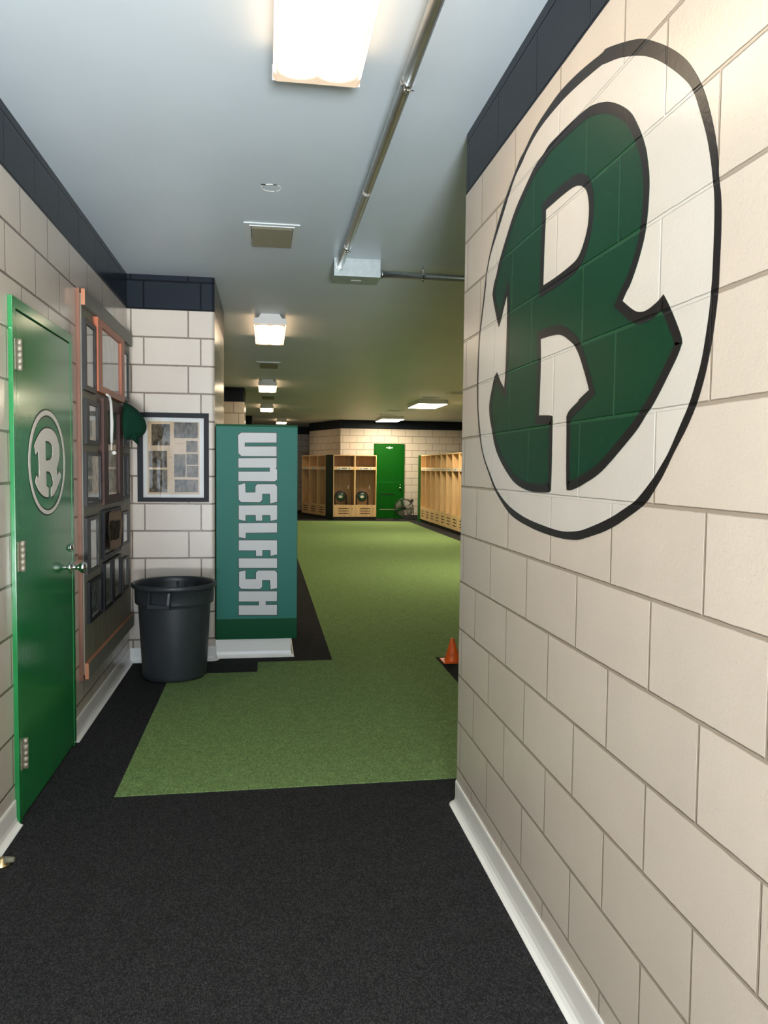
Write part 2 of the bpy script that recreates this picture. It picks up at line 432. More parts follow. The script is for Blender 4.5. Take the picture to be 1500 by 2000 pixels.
INNER = [(1.694,2.388),(1.635,2.354),(1.568,2.305),(1.487,2.235),(1.457,2.199),(1.431,2.147),(1.406,2.094),(1.389,2.04),(1.382,2.009),(1.373,1.969),(1.371,1.912),(1.372,1.823),(1.374,1.805),(1.377,1.769),(1.387,1.721),(1.399,1.673),(1.418,1.633),(1.438,1.594),(1.474,1.55),(1.513,1.5),(1.541,1.475),(1.574,1.446),(1.648,1.396),(1.691,1.38),(1.787,1.345),(1.94,1.306),(1.993,1.298),(2.081,1.29),(2.178,1.292),(2.383,1.305),(2.51,1.324),(2.609,1.346),(2.727,1.389),(2.792,1.433),(2.911,1.519),(2.953,1.596),(2.992,1.701),(2.999,1.8),(2.989,1.954),(2.968,2.015),(2.904,2.169),(2.911,2.186),(2.857,2.261),(2.775,2.311),(2.646,2.399),(2.58,2.442),(2.474,2.476),(2.499,2.462),(2.36,2.502),(2.191,2.503),(2.055,2.491),(1.886,2.463),(1.894,2.467),(1.794,2.434)]
RPTS = [(1.847,2.357),(1.787,2.323),(1.73,2.282),(1.702,2.25),(1.67,2.206),(1.647,2.164),(1.642,2.148),(1.629,2.102),(1.628,2.058),(1.634,2.009),(1.644,1.973),(1.674,1.923),(1.71,1.883),(1.723,1.877),(1.745,1.858),(1.698,1.83),(1.663,1.815),(1.622,1.811),(1.572,1.822),(1.552,1.831),(1.526,1.803),(1.496,1.763),(1.473,1.729),(1.471,1.718),(1.485,1.697),(1.518,1.664),(1.56,1.624),(1.593,1.596),(1.61,1.587),(1.649,1.556),(1.708,1.524),(1.791,1.48),(1.86,1.449),(1.948,1.425),(1.988,1.415),(2.037,1.406),(2.059,1.408),(2.064,1.437),(2.07,1.584),(2.072,1.611),(2.057,1.625),(1.99,1.646),(1.991,1.649),(1.923,1.669),(1.954,1.717),(2.011,1.79),(2.069,1.82),(2.116,1.84),(2.157,1.849),(2.228,1.855),(2.296,1.858),(2.288,1.794),(2.294,1.651),(2.297,1.628),(2.199,1.622),(2.181,1.618),(2.179,1.59),(2.178,1.461),(2.181,1.402),(2.199,1.395),(2.322,1.393),(2.397,1.397),(2.487,1.41),(2.564,1.433),(2.669,1.484),(2.748,1.536),(2.785,1.592),(2.829,1.656),(2.837,1.69),(2.833,1.717),(2.802,1.763),(2.776,1.799),(2.746,1.812),(2.721,1.793),(2.698,1.772),(2.654,1.745),(2.642,1.799),(2.638,1.884),(2.635,1.999),(2.639,2.066),(2.673,2.034),(2.702,1.996),(2.732,1.97),(2.761,2.007),(2.805,2.073),(2.82,2.105),(2.803,2.14),(2.777,2.159),(2.747,2.2),(2.667,2.262),(2.573,2.329),(2.467,2.37),(2.385,2.4),(2.338,2.407),(2.3,2.408),(2.263,2.418),(2.192,2.415),(2.074,2.409),(1.979,2.4),(1.923,2.386),(1.88,2.37),(1.894,2.377)]
RHOLE = [(2.274,2.235),(2.167,2.234),(2.069,2.23),(2.02,2.219),(1.984,2.2),(1.962,2.177),(1.95,2.139),(1.954,2.096),(1.975,2.061),(2.008,2.031),(2.044,2.021),(2.181,2.014),(2.283,2.015),(2.279,2.141),(2.273,2.205)]
DRP = [(3.7153,1.6275),(3.7969,1.6231),(3.8597,1.6017),(3.8913,1.577),(3.9142,1.5457),(3.9156,1.5049),(3.8917,1.4698),(3.8608,1.4437),(3.8777,1.4075),(3.9088,1.4319),(3.9451,1.4126),(3.9155,1.3851),(3.8585,1.3486),(3.8035,1.3217),(3.7613,1.3161),(3.7611,1.3541),(3.7634,1.3596),(3.7952,1.3688),(3.7979,1.3815),(3.7713,1.4158),(3.7461,1.4286),(3.7059,1.4335),(3.684,1.4317),(3.6878,1.3671),(3.7224,1.3579),(3.7184,1.3177),(3.6903,1.316),(3.632,1.325),(3.5671,1.3486),(3.5272,1.3748),(3.5126,1.3882),(3.5355,1.4154),(3.5714,1.3991),(3.5768,1.4522),(3.5664,1.5237),(3.5272,1.5059),(3.5084,1.542),(3.5411,1.5678),(3.598,1.6017),(3.6559,1.6205)]
DRH = [(3.6778,1.5684),(3.7125,1.5696),(3.7628,1.5615),(3.788,1.5482),(3.7973,1.523),(3.7857,1.5002),(3.7592,1.4859),(3.7183,1.4813),(3.6804,1.481)]
LETTERS = [
    ('u', [(-0.1862,1.7191),(0.0759,1.7208),(0.0761,1.6494),(-0.1606,1.6457),(-0.1606,1.6159),(0.0762,1.6194),(0.0764,1.5469),(-0.1862,1.5445),(-0.207,1.5653),(-0.2099,1.6996)]),
    ('n', [(-0.207,1.5269),(0.0764,1.5324),(0.0766,1.4597),(0.067,1.4577),(0.0805,1.4433),(0.0807,1.3705),(0.0654,1.3558),(-0.207,1.3556),(-0.207,1.4259),(0.0268,1.4282),(0.0267,1.4592),(-0.207,1.4567)]),
    ('s', [(-0.1575,1.3395),(-0.207,1.3247),(-0.2041,1.2136),(-0.186,1.1973),(-0.0476,1.1959),(-0.0303,1.2144),(-0.0304,1.261),(0.0291,1.2614),(0.0312,1.1884),(0.0812,1.2003),(0.0809,1.3171),(0.0654,1.3335),(-0.0669,1.3325),(-0.0803,1.3159),(-0.0802,1.2695),(-0.1546,1.269)]),
    ('e', [(-0.2041,1.1701),(0.0813,1.174),(0.0817,1.0657),(0.0344,1.054),(0.0314,1.0988),(-0.0301,1.0987),(-0.03,1.0559),(-0.0761,1.0559),(-0.078,1.0987),(-0.1545,1.0985),(-0.1545,1.0539),(-0.204,1.0655)]),
    ('l', [(-0.204,1.0364),(0.0817,1.0384),(0.0819,0.966),(-0.1525,0.9645),(-0.1544,0.9207),(-0.204,0.9325)]),
    ('f', [(-0.204,0.9062),(0.0821,0.9053),(0.0825,0.7975),(0.0341,0.787),(0.034,0.8321),(-0.0296,0.8324),(-0.0276,0.7873),(-0.0757,0.7876),(-0.0757,0.8297),(-0.204,0.8303)]),
    ('i', [(-0.2039,0.7689),(0.0825,0.767),(0.0828,0.6943),(-0.2039,0.6967)]),
    ('s', [(-0.1542,0.6777),(-0.202,0.6664),(-0.202,0.5569),(-0.1857,0.5371),(-0.0464,0.5334),(-0.029,0.5499),(-0.0291,0.602),(0.0307,0.6014),(0.0348,0.5304),(0.0832,0.5387),(0.0829,0.6569),(0.0673,0.6738),(-0.0611,0.6749),(-0.0755,0.6584),(-0.0754,0.6094),(-0.1541,0.6102)]),
    ('h', [(-0.2039,0.5178),(0.0833,0.514),(0.0816,0.438),(-0.0027,0.4393),(-0.0027,0.4117),(0.0836,0.4103),(0.0819,0.3312),(-0.2038,0.3362),(-0.2038,0.4099),(-0.0529,0.4075),(-0.053,0.4371),(-0.2038,0.4393)]),
]

# ------------------------------------------------------------------ setting
def arc(cx, cy, r, a0, a1, n=6):
    return [(cx + r * math.cos(a0 + (a1 - a0) * i / n), cy + r * math.sin(a0 + (a1 - a0) * i / n)) for i in range(n + 1)]

bm = bm_new(); box(bm, -1.25, 7.3, -3.3, 27.3, -.12, 0); struct('floor', bm, M['charcoal'], 'charcoal carpet tile floor')
bm = bm_new(); box(bm, -1.25, 7.3, -3.3, 27.3, CEIL, CEIL + .12); ceil_o = struct('ceiling', bm, M['ceiling'], 'pale grey painted slab ceiling')
# flaking ring and a few nicks in the ceiling paint
bm = bm_new()
for k in range(26):
    a = 2 * PI * k / 26
    if k in (4, 11, 12): continue
    w = .0035 + .003 * random.random()
    a2 = a + 2 * PI / 26 * (.85 + .3 * random.random())
    c, s_ = math.cos, math.sin
    q = [(.02 + (.052 - w) * c(a), 4.02 + (.052 - w) * s_(a)), (.02 + .052 * c(a), 4.02 + .052 * s_(a)), (.02 + .052 * c(a2), 4.02 + .052 * s_(a2)), (.02 + (.052 - w) * c(a2), 4.02 + (.052 - w) * s_(a2))]
    prism(bm, q, CEIL - .0015, CEIL)
o = mesh_obj('flaked_paint_ring', bm, M['white_metal'], ceil_o, shift=False)
bm = bm_new(); box(bm, -.028, -.006, 3.972, 3.985, CEIL - .002, CEIL); box(bm, .03, .05, 3.967, 3.975, CEIL - .002, CEIL)
mesh_obj('bare_patch', bm, M['grille'], ceil_o, shift=False)
bm = bm_new(); tube(bm, [(.150, 2.86, CEIL), (.150, 2.86, CEIL - .012), (.158, 2.85, CEIL - .018), (.166, 2.86, CEIL - .012)], .0025, 6)
mesh_obj('wire_hook', bm, M['steel'], ceil_o, shift=False)

r = .026
bm = bm_new()
prism(bm, [(RX, -3.2), (7.1, -3.2), (7.1, RY)][0:0] or ([(RX, -3.2), (RX + .2, -3.2), (RX + .2, RY)] + arc(RX + r, RY - r, r, PI / 2, PI, 6)), 0, CEIL)
struct('wall_right', bm, M['wall_right'], 'painted block wall with dark top course')
bm = bm_new(); box(bm, RX + .2, 7.1, RY - .2, RY, 0, CEIL); struct('wall_return', bm, M['wall_back'])
bm = bm_new(); box(bm, 7.0, 7.2, RY, 22.7, 0, CEIL); struct('wall_far_right', bm, M['wall_left'])
bm = bm_new(); box(bm, LX - .2, LX, -3.2, 27.2, 0, CEIL); struct('wall_left', bm, M['wall_left'], 'painted block wall with dark top course')
def pier(name, x1, y0, y1, lab):
    bm = bm_new()
    prism(bm, [(LX, y0)] + arc(x1 - r, y0 + r, r, -PI / 2, 0, 6) + [(x1, y1), (LX, y1)], 0, CEIL)
    for f in bm.faces:
        f.normal_update(); f.material_index = 1 if abs(f.normal.x) > .71 else 0
    return struct(name, bm, [M['pier_front'], M['pier_side']], lab)
pier('wall_pier', PX, PY, 7.25, 'block wall end behind the trash can')
pier('wall_pier_middle', PX, 14.0, 14.9, 'second block wall end')
pier('wall_pier_far', PX, 21.6, 22.2, 'third block wall end')
bm = bm_new(); box(bm, 2.11, 7.2, BACKY, BACKY + .2, 0, CEIL); struct('wall_back', bm, M['wall_back'], 'far block wall with dark top course')
bm = bm_new(); prism(bm, [(2.11, BACKY), (2.30, BACKY + .06), (1.526, 24.76), (1.336, 24.70)], 0, CEIL); struct('wall_angled', bm, M['wall_angled'])
bm = bm_new(); box(bm, -1.0, 2.6, 27.0, 27.2, 0, CEIL); struct('wall_far', bm, M['wall_back'])
bm = bm_new(); box(bm, 2.3, 2.5, BACKY + .2, 27.0, 0, CEIL); struct('wall_recess', bm, M['wall_left'])
# unseen rear wall; its doorway is added and widened to let daylight in
bm = bm_new(); box(bm, LX, -.95, -3.2, -3.0, 0, CEIL); box(bm, .77, RX, -3.2, -3.0, 0, CEIL); box(bm, -.95, .77, -3.2, -3.0, 2.6, CEIL)
struct('wall_rear', bm, M['wall_back'], 'unseen wall behind the viewer with a doorway added for daylight')
bm = bm_new(); box(bm, -6, 6, -14, -3.3, -.14, -.02); struct('ground_outside', bm, M['daylight'])

# coved base: swept profile, path runs with the room on its left-hand normal
PROF = [(0, .107), (.004, .107), (.006, .10), (.006, .035), (.010, .018), (.018, .008), (.030, .002), (.030, 0), (0, 0)]
def cove(name, path, label=None, side=1, prof=PROF):
    P = []
    for p in path:
        if not P or (Vector(p) - P[-1]).length > 1e-4: P.append(Vector(p))
    n = len(P); offs = []
    for i in range(n):
        ns = []
        if i > 0: d = (P[i] - P[i - 1]).normalized(); ns.append(Vector((-d.y, d.x)) * side)
        if i < n - 1: d = (P[i + 1] - P[i]).normalized(); ns.append(Vector((-d.y, d.x)) * side)
        m = sum(ns, Vector((0, 0))).normalized(); offs.append(m / max(.35, m.dot(ns[0])))
    bm = bm_new(); rows = [[bm.verts.new((p.x + o.x * a, p.y + o.y * a, h)) for a, h in prof] for p, o in zip(P, offs)]
    k = len(prof)
    for A, B in zip(rows, rows[1:]):
        for j in range(k): f = bm.faces.new((A[j], A[(j + 1) % k], B[(j + 1) % k], B[j]))
    bm.faces.new(rows[0]); bm.faces.new(rows[-1][::-1])
    return struct(name, bm, M['white_base'], label)
cove('baseboard_right', [(RX, -3.0), (RX, RY - r)] + arc(RX + r, RY - r, r, PI, PI / 2, 5) + [(3.5, RY)], 'white coved vinyl base')
cove('baseboard_left', [(LX, -3.0), (LX, 3.278)], side=-1)
cove('baseboard_corner', [(LX, 4.242), (LX, PY)] + [(PX - r, PY)] + arc(PX - r, PY + r, r, -PI / 2, 0, 5)[1:] + [(PX, 6.04)], side=-1)
bm = bm_new(); box(bm, 3.98, 6.9, BACKY - .012, BACKY, 0, .11); struct('baseboard_back', bm, M['plinth'])

# green carpet inlay
bm = bm_new()
prism(bm, [(-.66, 3.51), (1.30, 3.535), (1.30, 5.87), (3.90, 5.87), (3.90, 21.22), (.50, 21.6), (.50, 5.86), (-.06, 5.86), (-.06, 5.575), (-.66, 5.565)], 0, .004)
tag(mesh_obj('green_carpet', bm, M['green_carpet']), 'green carpet inlaid along the middle of the charcoal floor', 'carpet')

# ------------------------------------------------------------------ painted emblem on the right wall
def star_sort(P):
    cx = sum(p[0] for p in P) / len(P); cy = sum(p[1] for p in P) / len(P)
    return sorted(P, key=lambda p: math.atan2(p[1] - cy, p[0] - cx))
def circ_smooth(P, k=1):
    n = len(P)
    for _ in range(k): P = [((P[i - 1][0] + 2 * P[i][0] + P[(i + 1) % n][0]) / 4, (P[i - 1][1] + 2 * P[i][1] + P[(i + 1) % n][1]) / 4) for i in range(n)]
    return P
OUT = smooth_poly(star_sort(OUTER), 90, 2); INN = smooth_poly(star_sort(INNER), 90, 2)
LETR = smooth_poly(RPTS[:-1], 33, 2); HOLE = smooth_poly(RHOLE, 40, 2)
w3 = lambda a, b, t: (RX - t, a, b)
emb = thing('wall_emblem', (RX, 2.17, 1.9), 'big hand-painted oval emblem with a green letter R on the right block wall', 'painted emblem')
bm = bm_new(); fill_poly(bm, [OUT, INN], w3, 0, .0012); mesh_obj('outer_ring', bm, M['emb_black'], emb)
bm = bm_new(); fill_poly(bm, [INN], w3, 0, .0012); mesh_obj('white_field', bm, M['emb_white'], emb)
bm = bm_new(); fill_poly(bm, [LETR, HOLE], w3, .0012, .0020); lt = mesh_obj('letter', bm, M['emb_green'], emb); lt['label'] = 'green letter R'
bm = bm_new(); stroke(bm, LETR, .026, w3, .0020, .0026, 1); stroke(bm, HOLE, .030, w3, .0020, .0026, -1)
mesh_obj('letter_outline', bm, M['emb_black'], emb)

# ------------------------------------------------------------------ left door
d_ = struct('door_1', (lambda b: (box(b, LX, LX + .016, 3.328, 4.192, .012, 2.074, .002), b)[1])(bm_new()), M['green_paint'], 'green door with an R decal on the left wall')
bm = bm_new()
box(bm, LX, LX + .018, 3.28, 3.323, 0, 2.125, .002); box(bm, LX, LX + .018, 4.197, 4.24, 0, 2.125, .002); box(bm, LX, LX + .018, 3.323, 4.197, 2.081, 2.125, .002)
mesh_obj('door_frame', bm, M['green_paint'], d_, shift=False)
bm = bm_new(); box(bm, LX, LX + .010, 3.32, 4.20, .03, 2.083); mesh_obj('door_gap', bm, M['black_gap'], d_, shift=False)  # black sheet put in for the shade between leaf and frame
for zc in (1.90, 1.09, .275):
    bm = bm_new()
    box(bm, LX + .016, LX + .0195, 3.305, 3.34, zc - .06, zc + .06)
    for k in range(5):
        cyl(bm, (LX + .026, 3.342, zc - .062 + k * .025), (LX + .026, 3.342, zc - .062 + k * .025 + .0246), .0105 if k % 2 else .0100, n=14)
    hg = mesh_obj('hinge', bm, M['steel'], d_, shift=False)
bm = bm_new()
kn = [(.0001, -.001), (.030, 0), (.030, .006), (.015, .011), (.0115, .02), (.0115, .036), (.018, .043), (.028, .055), (.0295, .064), (.026, .074), (.014, .080), (.0001, .081)]
lathe(bm, kn, n=28)
bmesh.ops.rotate(bm, verts=bm.verts, matrix=Matrix.Rotation(PI / 2, 3, 'Y')); bmesh.ops.translate(bm, verts=bm.verts, vec=(LX + .015, 4.158, .940))
mesh_obj('door_knob', bm, M['chrome'], d_, shift=False)
bm = bm_new(); lathe(bm, [(.0001, 0), (.020, 0), (.020, .006), (.013, .016), (.0001, .017)], n=24)
bmesh.ops.rotate(bm, verts=bm.verts, matrix=Matrix.Rotation(PI / 2, 3, 'Y')); bmesh.ops.translate(bm, verts=bm.verts, vec=(LX + .015, 4.158, 1.041))
mesh_obj('deadbolt', bm, M['chrome'], d_, shift=False)
dw = lambda a, b, t: (LX + .016 + t, a, b)
def ell(cy, cz, ry, rz, n=72): return [(cy + ry * math.cos(2 * PI * i / n), cz + rz * math.sin(2 * PI * i / n)) for i in range(n)]
EO = ell(3.768, 1.4727, .302, .236); EI = ell(3.768, 1.4702, .275, .2165)
bm = bm_new(); fill_poly(bm, [EO, EI], dw, 0, .0022); dec = mesh_obj('door_decal', bm, M['decal_white'], d_, shift=False); dec['label'] = 'white oval ring around a white letter R'
dsc = lambda P: [(a * 1.0123, 1.461 + (b - 1.461) * 1.0123) for a, b in P]
DL = smooth_poly(dsc(DRP), 36, 1); DH = smooth_poly(dsc(DRH), 40, 1)
bm = bm_new(); fill_poly(bm, [DL, DH], dw, 0, .0022); mesh_obj('decal_letter', bm, M['decal_white'], dec, shift=False)
bm = bm_new()
for P, i_ in ((EO, -1), (EI, 1), (DL, -1), (DH, 1)): stroke(bm, P, .007, dw, 0, .0012, i_)
mesh_obj('decal_edge', bm, M['decal_dark'], dec, shift=False)

# brass door stop on the floor by the base
ds = thing('door_stop', (-.945, 2.945, 0), 'small brass door stop on the floor left of the green door', 'door stop')
bm = bm_new(); lathe(bm, [(.0001, 0), (.026, 0), (.026, .008), (.016, .014), (.013, .03), (.0001, .032)], (-.95, 2.945, 0), 20); mesh_obj('stop_body', bm, M['brass'], ds)
bm = bm_new(); cyl(bm, (-.94, 2.945, .022), (-.905, 2.945, .022), .013, .009, 14); mesh_obj('bumper', bm, M['tan'], ds)

# ------------------------------------------------------------------ display board and its frames
FX = LX + .030        # plywood face
bd = thing('display_board', (LX, 5.12, 1.36), 'tall grey plywood display board covered in picture frames beside the green door', 'notice board')
bm = bm_new(); box(bm, LX + .022, FX, 4.395, 5.855, .32, 2.375, .001); mesh_obj('plywood_panel', bm, M['greyboard'], bd)
for y_ in (4.39, 5.82):
    bm = bm_new(); box(bm, LX, LX + .022, y_, y_ + .038, .29, 2.40); mesh_obj('backing_batten', bm, M['batten'], bd)
def rail(z0, z1):
    bm = bm_new(); box(bm, FX, FX + .020, 4.39, 5.86, z0, z1)
    for f in bm.faces:
        c = f.calc_center_median()
        f.material_index = 1 if (abs(c.y - 4.39) < 1e-4 or abs(c.z - z1) < 1e-4) else 0
    mesh_obj('rail', bm, [M['greyrail'], M['rawwood']], bd)
rail(2.312, 2.397); rail(.298, .385)

def frame(name, y0, y1, z0, z1, fw, fm, pm, label, cat='picture frame', thick=.018, inner=None, matb=None, base=None, grp=None, paned=True):
    X0 = FX if base is None else base
    t = thing(name, (X0, (y0 + y1) / 2, z0), label, cat, grp)
    b1, b2, b3, b4 = fw if isinstance(fw, tuple) else (fw,) * 4    # left, right, bottom, top widths
    bm = bm_new()
    outer = [(y0, z0), (y1, z0), (y1, z1), (y0, z1)]; inn = [(y0 + b1, z0 + b3), (y1 - b2, z0 + b3), (y1 - b2, z1 - b4), (y0 + b1, z1 - b4)]
    fill_poly(bm, [outer, inn], lambda a, b, tt: (X0 + tt, a, b), 0, thick)
    mesh_obj('frame_moulding', bm, fm, t)
    iy0, iy1, iz0, iz1 = y0 + b1, y1 - b2, z0 + b3, z1 - b4
    if matb:
        bm = bm_new(); box(bm, X0, X0 + thick * .3, iy0, iy1, iz0, iz1); mesh_obj('mat_board', bm, M['mat_board'], t)
        bm = bm_new(); box(bm, X0 + thick * .3, X0 + thick * .36, iy0 + matb, iy1 - matb, iz0 + matb, iz1 - matb); mesh_obj('print', bm, pm, t)
    else:
        bm = bm_new(); box(bm, X0, X0 + thick * .3, iy0, iy1, iz0, iz1); mesh_obj('print', bm, pm, t)
    if paned:
        bm = bm_new(); box(bm, X0 + thick * .52, X0 + thick * .62, iy0, iy1, iz0, iz1); mesh_obj('glass_pane', bm, M['pane'], t)
    return t
G = 'frames on the grey display board'; P_ = M['photo']; GF = M['greyframe']; T = '%s on the display board'
frame('picture_frame', 4.395, 4.680, 1.866, 2.246, (.042, .035, .028, .026), GF, M['paper'], 'grey frame at the top left of the display board', grp=G)
frame('certificate_frame', 4.685, 5.520, 1.885, 2.306, (.115, .115, .040, .040), M['redwood'], M['paper'], 'wide orange wooden frame at the top of the display board', thick=.026, grp=G)
frame('picture_frame', 5.525, 5.749, 1.908, 2.256, (.03, .03, .026, .026), GF, M['paper'], 'narrow grey frame right of the orange frame at the board top', grp=G)
frame('picture_frame', 4.420, 4.755, 1.577, 1.824, (.065, .055, .024, .030), GF, M['paper'], 'small grey frame left of the tall brown frame', grp=G)
frame('portrait_frame', 4.815, 5.430, 1.228, 1.856, (.125, .12, .052, .062), M['brownwood'], M['portrait'], 'tall brown wooden portrait frame in the middle of the board', thick=.028, grp=G)
frame('picture_frame', 4.400, 4.785, 1.240, 1.533, (.030, .018, .014, .018), GF, P_[1], 'dark framed grey print left of the brown frame, beside its lower half', grp=G)
frame('picture_frame', 5.472, 5.745, 1.585, 1.86, (.03, .03, .02, .02), GF, P_[0], 'grey frame mostly hidden behind the hanging green cap', grp=G)
frame('picture_frame', 5.472, 5.743, 1.236, 1.548, (.03, .05, .02, .02), GF, P_[2], 'grey frame right of the brown frame, just below the green cap', grp=G)
frame('picture_frame', 4.400, 4.715, .868, 1.177, (.085, .03, .018, .022), GF, M['paper'], 'tall dark frame with a pale sheet, left of the curled print', grp=G)
f9 = frame('picture_frame', 4.842, 5.400, .900, 1.192, (.03, .03, .022, .022), M['blackwood'], M['black'], 'black frame with a curled brown team print across its front', grp=G, paned=False)
frame('picture_frame', 5.457, 5.717, .919, 1.147, (.03, .03, .018, .018), GF, M['paper'], 'small grey frame right of the curled print', grp=G)
frame('picture_frame', 4.450, 4.775, .592, .820, (.045, .035, .018, .018), M['blackwood'], P_[0], 'lowest left black frame on the display board', grp=G, matb=.012)
frame('picture_frame', 4.843, 5.105, .590, .877, (.045, .030, .020, .014), M['blackwood'], P_[1], 'black portrait-format frame right of the lowest left one', grp=G, matb=.010)
frame('picture_frame', 5.120, 5.396, .594, .876, (.045, .030, .018, .014), M['blackwood'], P_[2], 'black frame in the bottom row, third from the left', grp=G, matb=.010)
frame('picture_frame', 5.443, 5.686, .610, .832, (.03, .035, .016, .014), GF, P_[1], 'rightmost frame in the bottom row of the board', grp=G)
# curled print on f9
bm = bm_new()
ny, nz = 14, 12; gv = []
for i in range(ny + 1):
    row = []
    for j in range(nz + 1):
        u, v = i / ny, j / nz
        y = 4.935 + .43 * u + .010 * math.sin(v * 9 + 1) * (u < .3) ; z = .930 + .245 * v + .006 * math.sin(u * 7)
        x = FX + .020 + .012 * (1 - math.cos((u - .5) * 2.6)) + .004 * math.sin(v * 7 + u * 4)
        row.append(bm.verts.new((x, y, z)))
    gv.append(row)
for i in range(ny):
    for j in range(nz):
        f = bm.faces.new((gv[i][j], gv[i + 1][j], gv[i + 1][j + 1], gv[i][j + 1])); f.smooth = True
        f.material_index = 1 if (1 <= i <= ny - 3 and 3 <= j <= nz - 4) else 0
bmesh.ops.solidify(bm, geom=bm.faces[:], thickness=.0012)
mesh_obj('curled_print', bm, [plain('pinkish print paper', srgb(196, 164, 138), .7), M['halftone'][1]], f9)

# cap hanging from the brown frame
cap = thing('baseball_cap', (FX + .03, 5.50, 1.60), 'green cloth cap hanging off the brown portrait frame, near the pier', 'cap', None)
bm = bm_new()
# crown: squashed dome opening to the wall, drooping away from it
ns, nr = 22, 8; rings = []
for k in range(nr + 1):
    ph = k / nr * PI / 2
    ring = []
    for i in range(ns):
        th = 2 * PI * i / ns
        rr = math.cos(ph)
        x = FX + .030 + .140 * math.sin(ph) * (1.0)
        y = 5.50 + .105 * rr * math.cos(th)
        z = 1.765 + .105 * rr * math.sin(th) - .040 * math.sin(ph) + (.022 * math.sin(th) * rr * (1 - k / nr))
        ring.append(bm.verts.new((x, y, z)))
        if k == nr: break
    rings.append(ring)
for A, B in zip(rings, rings[1:]):
    for i in range(ns):
        q = [A[i], A[(i + 1) % ns], B[(i + 1) % len(B)], B[i % len(B)]]
        q2 = []
        for v in q:
            if v not in q2: q2.append(v)
        f = bm.faces.new(q2); f.smooth = True
bmesh.ops.solidify(bm, geom=bm.faces[:], thickness=.003)
mesh_obj('crown', bm, M['felt'], cap)
bm = bm_new()
pts = []
for i in range(9):
    a = i / 8; th = PI + PI * a
    pts.append((a, th))
rows = []
for j in range(5):
    v = j / 4; row = []
    for a, th in pts:
        y = 5.50 + .095 * math.cos(th) * (1 - .25 * v); z = 1.735 - .055 * abs(math.sin(th)) - .085 * v * abs(math.sin(th)) ** .7
        x = FX + .033 + .065 * v + .022 * math.cos((a - .5) * 3) * v
        row.append(bm.verts.new((x, y, z)))
    rows.append(row)
for A, B in zip(rows, rows[1:]):
    for i in range(8):
        f = bm.faces.new((A[i], A[i + 1], B[i + 1], B[i])); f.smooth = True
bmesh.ops.solidify(bm, geom=bm.faces[:], thickness=.004)
mesh_obj('brim', bm, M['felt'], cap)
# cord with a white tag
ln = thing('white_cord', (FX + .03, 5.0, 1.53), 'white cord with a round tag hanging over the brown portrait frame', 'cord')
bm = bm_new()
tube(bm, [(FX + .030, 4.885, 1.885), (FX + .036, 4.94, 1.878), (FX + .034, 4.99, 1.85), (FX + .032, 5.02, 1.78), (FX + .032, 5.03, 1.72), (FX + .031, 5.025, 1.66), (FX + .031, 5.02, 1.60)], .006, 8, rad=[.006, .008, .009, .010, .011, .010, .008])
mesh_obj('strand', bm, M['white_cloth'], ln)
bm = bm_new(); cyl(bm, (FX + .0305, 5.02, 1.602), (FX + .0305, 5.02, 1.555), .0035, n=8); lathe(bm, [(.0001, -.013), (.012, -.008), (.015, 0), (.012, .008), (.0001, .013)], (FX + .046, 5.02, 1.540), 14)
mesh_obj('round_tag', bm, M['decal_white'], ln)

# ------------------------------------------------------------------ framed newspaper page on the pier
fy = PY
nf = thing('newspaper_frame', (-.68, fy, 1.20), 'black frame with a yellowed newspaper page on the pier above the trash can', 'picture frame')
def ploc(a, b): return (-.930 + (a - 65) / 2614, 1.853 - (b - 145) / 2504)
bm = bm_new()
O4 = [ploc(55, 1785), ploc(1392, 1785), ploc(1392, 145), ploc(55, 145)]; I4 = [ploc(158, 1705), ploc(1298, 1705), ploc(1298, 232), ploc(158, 232)]
fill_poly(bm, [O4, I4], lambda a, b, t: (a, fy - t, b), 0, .024); mesh_obj('frame_moulding', bm, M['blackwood'], nf)
def fbox(bm, x0, y0, x1, y1, t0, t1):
    (a, b), (c, d) = ploc(x0, y1), ploc(x1, y0); box(bm, a, c, fy - t1, fy - t0, b, d)
bm = bm_new(); fbox(bm, 158, 232, 1298, 1705, 0, .008); mesh_obj('mat_board', bm, M['mat_board'], nf)
bm = bm_new(); fbox(bm, 238, 300, 1215, 1648, .008, .0092); pg = mesh_obj('newspaper_page', bm, M['newsprint'], nf)
for k, (a, b, c, d) in enumerate([(315, 350, 660, 745), (735, 315, 1185, 605), (965, 650, 1180, 860), (262, 845, 605, 1150), (735, 900, 953, 1322), (968, 890, 1185, 1095), (968, 1115, 1190, 1325), (268, 1190, 607, 1610), (745, 1370, 1190, 1605)]):
    bm = bm_new(); fbox(bm, a, b, c, d, .0092, .0096); sub('news_photo', bm, M['halftone'][k % 4], pg, nf)
bm = bm_new()
for a, b, c, d in [(640, 900, 690, 908), (635, 935, 705, 944), (640, 962, 700, 971), (755, 692, 945, 706), (808, 742, 862, 750), (880, 630, 965, 634), (600, 806, 705, 809), (865, 790, 910, 793), (865, 828, 930, 831)]:
    fbox(bm, a, b, c, d, .0092, .0094)
for y in range(1040, 1600, 22): fbox(bm, 622, y, 700 + (y * 7 % 17), y + 3, .0092, .0093)
sub('print_lines', bm, plain('faint ink', (.36, .27, .17, 1), .9), pg, nf)['kind'] = 'stuff'
bm = bm_new(); fbox(bm, 158, 232, 1298, 1705, .014, .016); mesh_obj('glass_pane', bm, M['pane'], nf)

